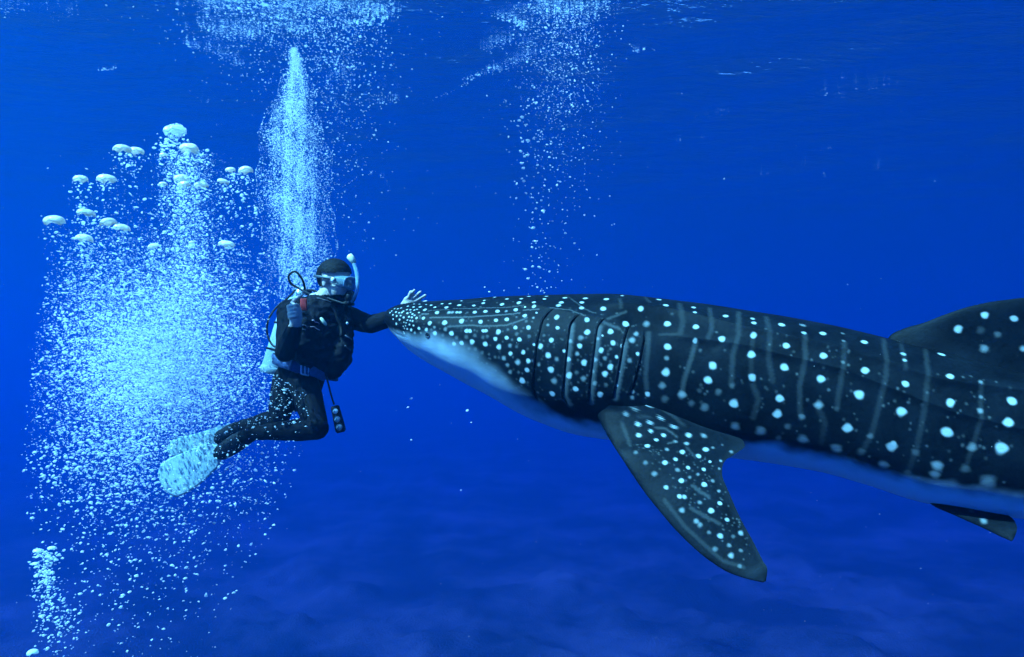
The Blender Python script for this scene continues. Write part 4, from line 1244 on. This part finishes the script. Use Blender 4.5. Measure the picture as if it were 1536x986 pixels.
def pix_many(px, py, d):
    x = (px - PW / 2) / FPX * d; y = -(py - PH / 2) / FPX * d
    c, s = math.cos(PITCH), math.sin(PITCH)
    return np.stack([x, d * c - y * s, d * s + y * c], 1)

def bubble_mat(name, col, rough, trans, clear=0.0):
    """thin-walled air in water: mirror-like skin over a pale translucent body"""
    m, n, l, b = new_mat(name)
    b.inputs['Base Color'].default_value = col
    b.inputs['Roughness'].default_value = rough
    b.inputs['Specular IOR Level'].default_value = 0.9
    tl = n.new('ShaderNodeBsdfTranslucent'); tl.inputs['Color'].default_value = col
    mx = n.new('ShaderNodeMixShader'); mx.inputs[0].default_value = trans
    l.new(b.outputs['BSDF'], mx.inputs[1]); l.new(tl.outputs['BSDF'], mx.inputs[2])
    last = mx
    if clear:
        tp = n.new('ShaderNodeBsdfTransparent'); m2 = n.new('ShaderNodeMixShader'); m2.inputs[0].default_value = clear
        l.new(mx.outputs['Shader'], m2.inputs[1]); l.new(tp.outputs['BSDF'], m2.inputs[2]); last = m2
    l.new(last.outputs['Shader'], n['Material Output'].inputs['Surface'])
    tc = n.new('ShaderNodeTexCoord'); nz = n.new('ShaderNodeTexNoise'); nz.inputs['Scale'].default_value = 120; nz.inputs['Detail'].default_value = 2
    bp = n.new('ShaderNodeBump'); bp.inputs['Strength'].default_value = 0.6; bp.inputs['Distance'].default_value = 0.004
    l.new(tc.outputs['Object'], nz.inputs['Vector']); l.new(nz.outputs['Fac'], bp.inputs['Height']); l.new(bp.outputs['Normal'], b.inputs['Normal'])
    return m

def build_bubbles():
    rng = np.random.default_rng(11)
    silver = bubble_mat('bubble_silver', (0.92, 0.96, 0.96, 1), 0.22, 0.4, 0.2)
    fine = bubble_mat('bubble_fine', (0.93, 0.97, 0.97, 1), 0.35, 0.5, 0.3)
    flash_warm = bubble_mat('bubble_dome', (1.0, 0.93, 0.84, 1), 0.3, 0.45)  # warm tint puts cream flash light into the dome colour

    # ---- domed bubbles at the head of the left-hand plume (pixels read from the photograph)
    caps = [(x / 2.818, 150 + y / 2.818, w / 2.818) for x, y, w in [
        (800,197,92),(515,200,78),(572,210,72),(690,229,40),(340,329,72),(447,327,86),(768,325,70),(778,352,58),(690,352,38),
        (850,355,68),(975,292,48),(1038,291,72),(942,341,52),(362,471,80),(230,502,96),(458,510,78),(513,535,74),(355,579,82),(650,614,52),(958,605,72),(810,600,24),(1083,455,20)]]
    low = [(x / 1.948, 480 + y / 1.948, w / 1.948) for x, y, w in [(112,673,32),(152,665,27),(103,711,22),(95,968,40)]]
    def dome(px, py, w, dep, label, group, mat):
        r = 0.45 * w * dep / FPX
        c = pix(px, py, dep)
        nu, nv = 28, 11
        V, F = [], []
        ph = rng.uniform(0, 6.28, 4)
        ys = 0.85
        tl = rng.normal(0, 0.10)
        for j in range(nv):
            t = j / (nv - 1)
            for i in range(nu):
                a = 2 * math.pi * i / nu
                rim = 1 + 0.08 * math.sin(2 * a + ph[0]) + 0.06 * math.sin(3 * a + ph[1]) + 0.04 * math.sin(7 * a + ph[2])
                if t < 0.72:                                   # dome
                    q = t / 0.72 * math.pi / 2
                    x, z = math.sin(q) ** 0.9, 0.60 * max(0.0, math.cos(q)) ** 0.85
                    z -= 0.15 * (t / 0.72) ** 4 * (1 + math.sin(5 * a + ph[3]) + 0.5 * math.sin(9 * a + ph[0]))
                else:                                          # hollow underside
                    q = (t - 0.72) / 0.28
                    x, z = 1 - q, -0.05 + 0.35 * math.sin(q * math.pi / 2) - 0.06 * (1 - q) * math.sin(4 * a + ph[1])
                X, Y, Z = x * rim * r * math.cos(a), x * rim * r * ys * math.sin(a), z * r
                V.append(c + Vector((X * math.cos(tl) - Z * math.sin(tl), Y, X * math.sin(tl) + Z * math.cos(tl) - 0.3 * r)))
        for j in range(nv - 1):
            for i in range(nu):
                F.append((j * nu + i, (j + 1) * nu + i, (j + 1) * nu + (i + 1) % nu, j * nu + (i + 1) % nu))
        F.append(tuple(range(nu))); F.append(tuple((nv - 1) * nu + i for i in range(nu))[::-1])
        o = bpy.data.objects.new('air_bubble', None)
        bpy.data.objects.remove(o)
        e = Vector(c)
        me = mesh_obj('air_bubble', [v - e for v in V], F, mat); me.location = e
        tag(me, label, 'bubble', group)
    cap_d = []
    own = {0: 'broad domed bubble right under the topmost ragged bubble', 1: 'larger dome of a touching pair near the topmost ragged bubble', 2: 'smaller dome of a touching pair near the topmost ragged bubble',
           3: 'thin sliver of a domed bubble beside the broad dome', 6: 'upper of two domed bubbles stacked in the brightest stream', 7: 'lower of two domed bubbles stacked in the brightest stream',
           8: 'small flat bubble flanking the two stacked domes', 9: 'wide flat bubble touching the two stacked domes', 10: 'smaller dome of the pair close to the fine bubble column', 11: 'larger dome of the pair close to the fine bubble column',
           12: 'tilted flat bubble just under the pair close to the fine column', 14: 'widest mushroom bubble with long wisps hanging under its rim', 20: 'tiny round bubble inside the brightest stream', 21: 'tiny round bubble beside the fine bubble column'}
    for i, (x, y, w) in enumerate(caps):
        d = 3.9 + rng.uniform(-0.3, 0.3); cap_d.append(d)
        dome(x, y, w, d, own.get(i, 'domed air bubble with a bright mushroom cap, alone at the head of its own stream'), 'mushroom-capped bubbles leading the cloud', flash_warm)
    dome(263, 193, 35, 4.0, 'ragged round bubble breaking up, topmost of all the domed bubbles', 'mushroom-capped bubbles leading the cloud', silver)
    for x, y, w in low:
        dome(x, y, w, 4.4, 'domed air bubble leading the small faint stream below the large cloud', 'domed bubbles of the small stream', silver)

    # ---- the great cloud at the left, in front of the swim fins
    def gauss(n, cx, cy, sx, sy): return rng.normal(cx, sx, n), rng.normal(cy, sy, n)
    xs, ys, sz, dp = [], [], [], []
    def add(x, y, s, d0, d1):
        xs.append(x); ys.append(y); sz.append(s); dp.append(rng.uniform(d0, d1, len(x)))
    logn = lambda n, m, s: m * np.exp(rng.normal(0, s, n))
    x, y = gauss(CLOUD_N[0], 240, 535, 72, 70); add(x, y, logn(len(x), 0.95, .45), 4.0, 5.8)
    x, y = gauss(CLOUD_N[1], 215, 575, 92, 90); add(x, y, logn(len(x), 1.15, .5), 3.8, 5.7)
    x, y = rng.normal(282, 30, 2600), rng.uniform(225, 470, 2600); x = 282 + (x - 282) * (0.55 + 0.5 * (y - 225) / 245); add(x, y, logn(2600, 1.15, .45), 3.7, 4.5)
    x, y = gauss(700, 130, 430, 32, 45); add(x, y, logn(700, 1.2, .45), 3.7, 4.3)
    x, y = gauss(450, 185, 380, 55, 50); add(x, y, logn(450, 1.1, .45), 3.7, 4.3)
    x = rng.normal(210, 85, 2600); y = 660 + rng.exponential(85, 2600); add(x, y, logn(2600, 1.35, .5), 3.4, 4.9)
    x, y = rng.normal(375, 34, 1500), rng.normal(600, 80, 1500); add(x, y, logn(1500, 1.2, .45), 3.6, 5.0)
    x, y = rng.normal(440, 22, 110), rng.normal(590, 50, 110); add(x, y, logn(110, 1.3, .4), 3.6, 4.1)
    x, y = rng.normal(365, 22, 420), rng.uniform(260, 480, 420); add(x, y, logn(420, 1.2, .5), 3.7, 4.5)
    for (cx, cy, w) in caps:                                   # each dome trails a stream
        k = int(20 + 1.8 * w)
        x = rng.normal(cx, w * 0.36, k); y = cy + w * 0.25 + rng.exponential(w * 1.1, k); add(x, y, logn(k, 1.2, .5), 3.75, 4.1)
    # ragged round bubble topmost of all
    a = rng.uniform(0, 6.28, 700); q = np.sqrt(rng.uniform(0, 1, 700))
    add(263 + 16 * q * np.cos(a), 197 + 12 * q * np.sin(a) , logn(700, 0.85, .35), 3.95, 4.05)
    x, y = rng.normal(257, 12, 160), rng.normal(217, 8, 160); add(x, y, logn(160, 1.4, .4), 3.9, 4.1)
    # small stream at the bottom left
    x = rng.normal(66, 11, 420); y = 830 + np.abs(rng.normal(0, 62, 420)); x += (y - 830) * 0.05; add(x, y, logn(420, 1.6, .42), 4.2, 4.6)
    x, y = gauss(120, 90, 935, 16, 22); add(x, y, logn(120, 1.8, .4), 4.2, 4.6)
    # the finest froth that makes the cloud milky
    x, y = gauss(FROTH_N, 240, 530, 68, 72); add(x, y, logn(len(x), 0.58, .3), 4.0, 5.8)
    x, y = rng.normal(282, 24, 5000), rng.uniform(230, 480, 5000); add(x, y, logn(5000, 0.6, .3), 3.8, 4.6)
    X, Y, S, D = map(np.concatenate, (xs, ys, sz, dp))
    left = np.interp(Y, [150, 330, 400, 480, 560, 700, 800, 986], [60, 58, 66, 52, 42, 30, 40, 30]) + rng.exponential(9, len(X))
    right = np.interp(Y, [150, 300, 400, 470, 560, 600, 700, 986], [380, 395, 400, 404, 412, 470, 450, 330])
    ok = (X > left) & (X < right) & (Y > 172) & (Y < 1000)
    # thinner where the tank, the legs and the fin blades are seen through the cloud
    near = lambda cx, cy, ax, ay, dm: np.exp(-(((X - cx) / ax) ** 2 + ((Y - cy) / ay) ** 2) ** 1.5) * (D < dm)
    thin = np.maximum.reduce([0.8 * near(402, 528, 20, 45, 5.0), 0.88 * near(285, 695, 62, 52, 5.0), 0.8 * near(375, 655, 70, 40, 5.0)])
    ok &= rng.uniform(size=len(X)) > thin
    X, Y, S, D = X[ok], Y[ok], np.clip(0.80 * S[ok], 0.42, 3.1), D[ok]
    asp = rng.uniform(0.32, 0.7, len(X)); tl = rng.normal(0.12, 0.45, len(X)) + 0.25 * smoothstep(650, 850, Y)
    P = pix_many(X, Y, D); R = S * D / FPX
    # the largest ones are objects of their own
    n_big = 225
    shown = (X > 5) & (X < 1530) & (Y < 980)
    order = np.argsort(-(S * np.where(shown, 1, 0)))
    big = order[:n_big]; rest = order[n_big:]
    shapes = []
    for v in range(8):
        V, F = swarm(np.zeros((1, 3)), np.ones(1), np.array([rng.uniform(.45, .75)]), np.zeros(1), rng, 1, 0.05)
        me = bpy.data.meshes.new('air_bubble')
        me.from_pydata([tuple(q) for q in V], [], [tuple(int(i) for i in f) for f in F]); me.update()
        me.polygons.foreach_set('use_smooth', np.ones(len(me.polygons), dtype=bool))
        me.materials.append(silver); shapes.append(me)
    def single(p, r, tilt, label, group):
        o = bpy.data.objects.new('air_bubble', shapes[int(rng.integers(8))])
        o.location = p; o.scale = (r, r, r); o.rotation_euler = (0, -tilt, rng.uniform(0, 6.28) * 0)
        COL.objects.link(o)
        tag(o, label, 'bubble', group)
    for i in big:
        x, y = X[i], Y[i]
        lab = ('silvery flattened air bubble in the thinning lower end of the cloud' if y > 745 else 'silvery flattened air bubble close round the legs and swim fins' if (x > 225 and y > 610)
               else 'silvery flattened air bubble between the domed bubbles and the dense cloud' if y < 420 else 'silvery flattened air bubble in the thick of the cloud near the tank' if x > 320 else 'silvery flattened air bubble in the thick of the dense cloud')
        single(P[i], R[i], tl[i], lab, 'larger bubbles of the dense cloud')
    VV, FF, k0 = [], [], 0
    for lo, hi, sub in ((1.6, 99, 1), (0.75, 1.6, 0), (0, 0.75, -1)):
        q = rest[(S[rest] > lo) & (S[rest] <= hi)]
        V, F = swarm(P[q], R[q], asp[q], tl[q], rng, sub, 0.22 if sub >= 0 else 0.1)
        VV.append(V); FF.append(F + k0); k0 += len(V)
    o = mesh_obj('bubble_cloud', np.concatenate(VV), np.concatenate(FF), fine)
    tag(o, 'dense pale cloud of tiny bubbles rising round the swim fins', 'bubbles', kind='stuff')

    # ---- column of fine bubbles above and behind the diver
    n = COLUMN_N
    y = 70 + 390 * rng.beta(1.5, 1.5, n)
    hw = np.interp(y, [70, 100, 130, 200, 260, 330, 400, 460], [5, 10, 20, 38, 44, 42, 44, 42])
    cx = np.interp(y, [70, 130, 200, 300, 400, 460], [446, 441, 438, 443, 450, 448])
    x = cx + hw * np.clip(rng.normal(0, 0.52, n), -1.3, 1.3) + 3 * np.sin(y / 17) + 2 * np.sin(y / 7.3 + 1)
    keep = rng.uniform(size=n) < 0.62 + 0.38 * np.sin(y / 23 + x / 9) * np.sin(x / 5.1 - y / 31)
    x, y = x[keep], y[keep]; n = len(x)
    s = logn(n, 0.58, .42); d = rng.uniform(5.2, 6.0, n)
    x2 = rng.normal(505, 42, 1500); y2 = np.abs(rng.normal(0, 160, 1500)); s2 = logn(1500, .85, .4); d2 = rng.uniform(5.4, 6.4, 1500)
    x3 = rng.normal(430, 75, 1500); y3 = np.abs(rng.normal(0, 60, 1500)); s3 = logn(1500, .8, .4); d3 = rng.uniform(6.5, 9, 1500)
    ok = y2 < 420
    X, Y, S, D = np.concatenate([x, x2[ok], x3]), np.concatenate([y, y2[ok], y3]), np.concatenate([s, s2[ok], s3]), np.concatenate([d, d2[ok], d3])
    P = pix_many(X, Y, D)
    ok = P[:, 2] < SURF_Z - 0.3
    V, F = swarm(P[ok], (S * D / FPX)[ok], rng.uniform(.5, .9, ok.sum()), rng.normal(0, .5, ok.sum()), rng, -1, 0.1)
    tag(mesh_obj('bubble_column', V, F, fine), 'tall tapering column of very fine bubbles above the head of the diver', 'bubbles', kind='stuff')

    # ---- thin column further right
    n = 2200
    y = np.abs(rng.normal(0, 120, n)); x = rng.normal(842, 34, n) + 0.02 * y; s = logn(n, .52, .5); d = rng.uniform(6.0, 7.5, n)
    y2 = rng.uniform(150, 440, 220); x2 = rng.normal(815, 28, 220); s2 = logn(220, 0.9, .4); d2 = rng.uniform(6, 7, 220)
    X, Y, S, D = np.concatenate([x, x2]), np.concatenate([y, y2]), np.concatenate([s, s2]), np.concatenate([d, d2])
    # sparse specks drifting elsewhere
    k = 260
    X = np.concatenate([X, rng.uniform(0, 1536, k)]); Y = np.concatenate([Y, rng.uniform(200, 960, k)]); S = np.concatenate([S, logn(k, .42, .5)]); D = np.concatenate([D, rng.uniform(2.6, 6.5, k)])
    P = pix_many(X, Y, D); ok = P[:, 2] < SURF_Z - 0.3
    V, F = swarm(P[ok], (S * D / FPX)[ok], rng.uniform(.5, .9, ok.sum()), rng.normal(0, .5, ok.sum()), rng, 0)
    tag(mesh_obj('bubble_trail', V, F, fine), 'thin loose column of fine bubbles rising above the head of the shark', 'bubbles', kind='stuff')

    # ---- string of separate small bubbles above the shark's head, and a few strays
    string = [(783,176,3.4),(779,181,3.0),(777,189,2.2),(790,187,2.0),(792,211,3.6),(784,213,2.2),(781,227,2.6),(791,233,3.0),(787,235,2.4),(782,245,2.6),(785,252,2.8),
              (783,268,2.2),(786,272,2.8),(799,282,2.0),(789,290,2.4),(804,313,2.2),(812,301,2.2),(800,342,3.0),(803,362,2.8),(798,371,2.0),(809,401,3.2),(799,400,2.6),(788,404,3.0),(792,418,2.4),(848,350,2.2),(862,365,2.0),(829,332,1.8)]
    for x, y, s in string:
        single(pix(x, y, 5.6), s * 0.95 * 5.6 / FPX, rng.normal(0, .3), 'small cream air bubble in the thin string above the snout of the shark', 'string of separate bubbles above the shark')
    for x, y, s in [(617,598,3.2),(612,611,2.4),(701,616,3.0),(707,634,1.6),(617,660,1.8),(560,358,1.8),(594,383,1.6),(734,438,2.2),(727,431,1.8),(806,431,2.2)]:
        single(pix(x, y, 4.0), s * 0.8 * 4.0 / FPX, rng.normal(0, .3), 'lone stray air bubble in open blue water beside the shark', 'stray bubbles near the shark')

    # ---- foam where bubbles break; pale solid flecks also stand in for light glints
    fx, fy, fs = [], [], []
    def streak(pts, n, spread, size):
        q = poly_samples(pts, 1.0)
        for _ in range(n):
            x, y = q[int(rng.integers(len(q)))]
            fx.append(x + rng.normal(0, spread)); fy.append(y + rng.normal(0, spread * 0.45)); fs.append(size * math.exp(rng.normal(0, .45)))
    streak([(280, 66), (330, 82), (372, 100), (410, 122)], 170, 6, 2.4)
    streak([(566, 154), (600, 152), (638, 147), (668, 138), (697, 120), (740, 105), (802, 82)], 330, 7, 2.2)
    streak([(745, 24), (775, 34), (790, 44)], 70, 5, 3.2)
    streak([(305, 12), (360, 6), (430, 14), (500, 8), (575, 16)], 700, 16, 2.8)
    streak([(310, 40), (360, 52), (420, 40), (480, 50), (540, 36), (580, 18)], 700, 14, 2.6)
    streak([(470, 70), (500, 95), (520, 130)], 160, 12, 2.0)
    streak([(660, 2), (700, 18), (735, 4)], 120, 10, 2.2)
    streak([(800, 10), (860, 20), (905, 10)], 350, 20, 2.2)
    streak([(720, 75), (760, 60), (800, 70)], 90, 8, 2.2)
    streak([(0, 18), (60, 10), (110, 24)], 60, 12, 2.6)
    streak([(1225, 144), (1262, 138), (1300, 132), (1340, 126)], 24, 4, 2.0)  # right-hand streaks: surface glints modelled as pale flecks
    streak([(980, 186), (1030, 180), (1085, 168)], 22, 5, 1.9)
    streak([(1300, 80), (1330, 70)], 14, 3, 2.4)
    streak([(950, 80), (1010, 68)], 22, 4, 2.2)
    streak([(150, 106), (172, 102)], 18, 2, 2.6)
    for _ in range(45):  # short scattered flecks in place of light glints
        x, y = rng.uniform(250, 1350), rng.uniform(110, 290)
        streak([(x, y), (x + rng.uniform(6, 20), y + rng.normal(0, 1))], 4, 1.2, 1.7)
    fx, fy, fs = np.array(fx), np.array(fy), np.array(fs)
    ray = pix_many(fx, fy, np.ones(len(fx)))
    t = (SURF_Z - 0.04) / ray[:, 2]
    ok = (ray[:, 2] > 0.05) & (t < 70)
    P = ray[ok] * t[ok][:, None]
    R = 0.34 * fs[ok] * t[ok] / FPX
    V, F = swarm(P, R, rng.uniform(.08, .2, len(P)), rng.normal(0, .12, len(P)), rng, 0, 0.3)
    foam = bubble_mat('foam', (0.85, 0.92, 0.93, 1), 0.4, 0.6)  # pale colour shared by real foam and the glint flecks
    tag(mesh_obj('foam_and_glints', V, F, foam), 'bright flecks of foam, some standing in for light glints, under the water surface', 'foam', kind='stuff')

CLOUD_N = (18000, 12000)
COLUMN_N = 40000
FROTH_N = 46000
build_bubbles()
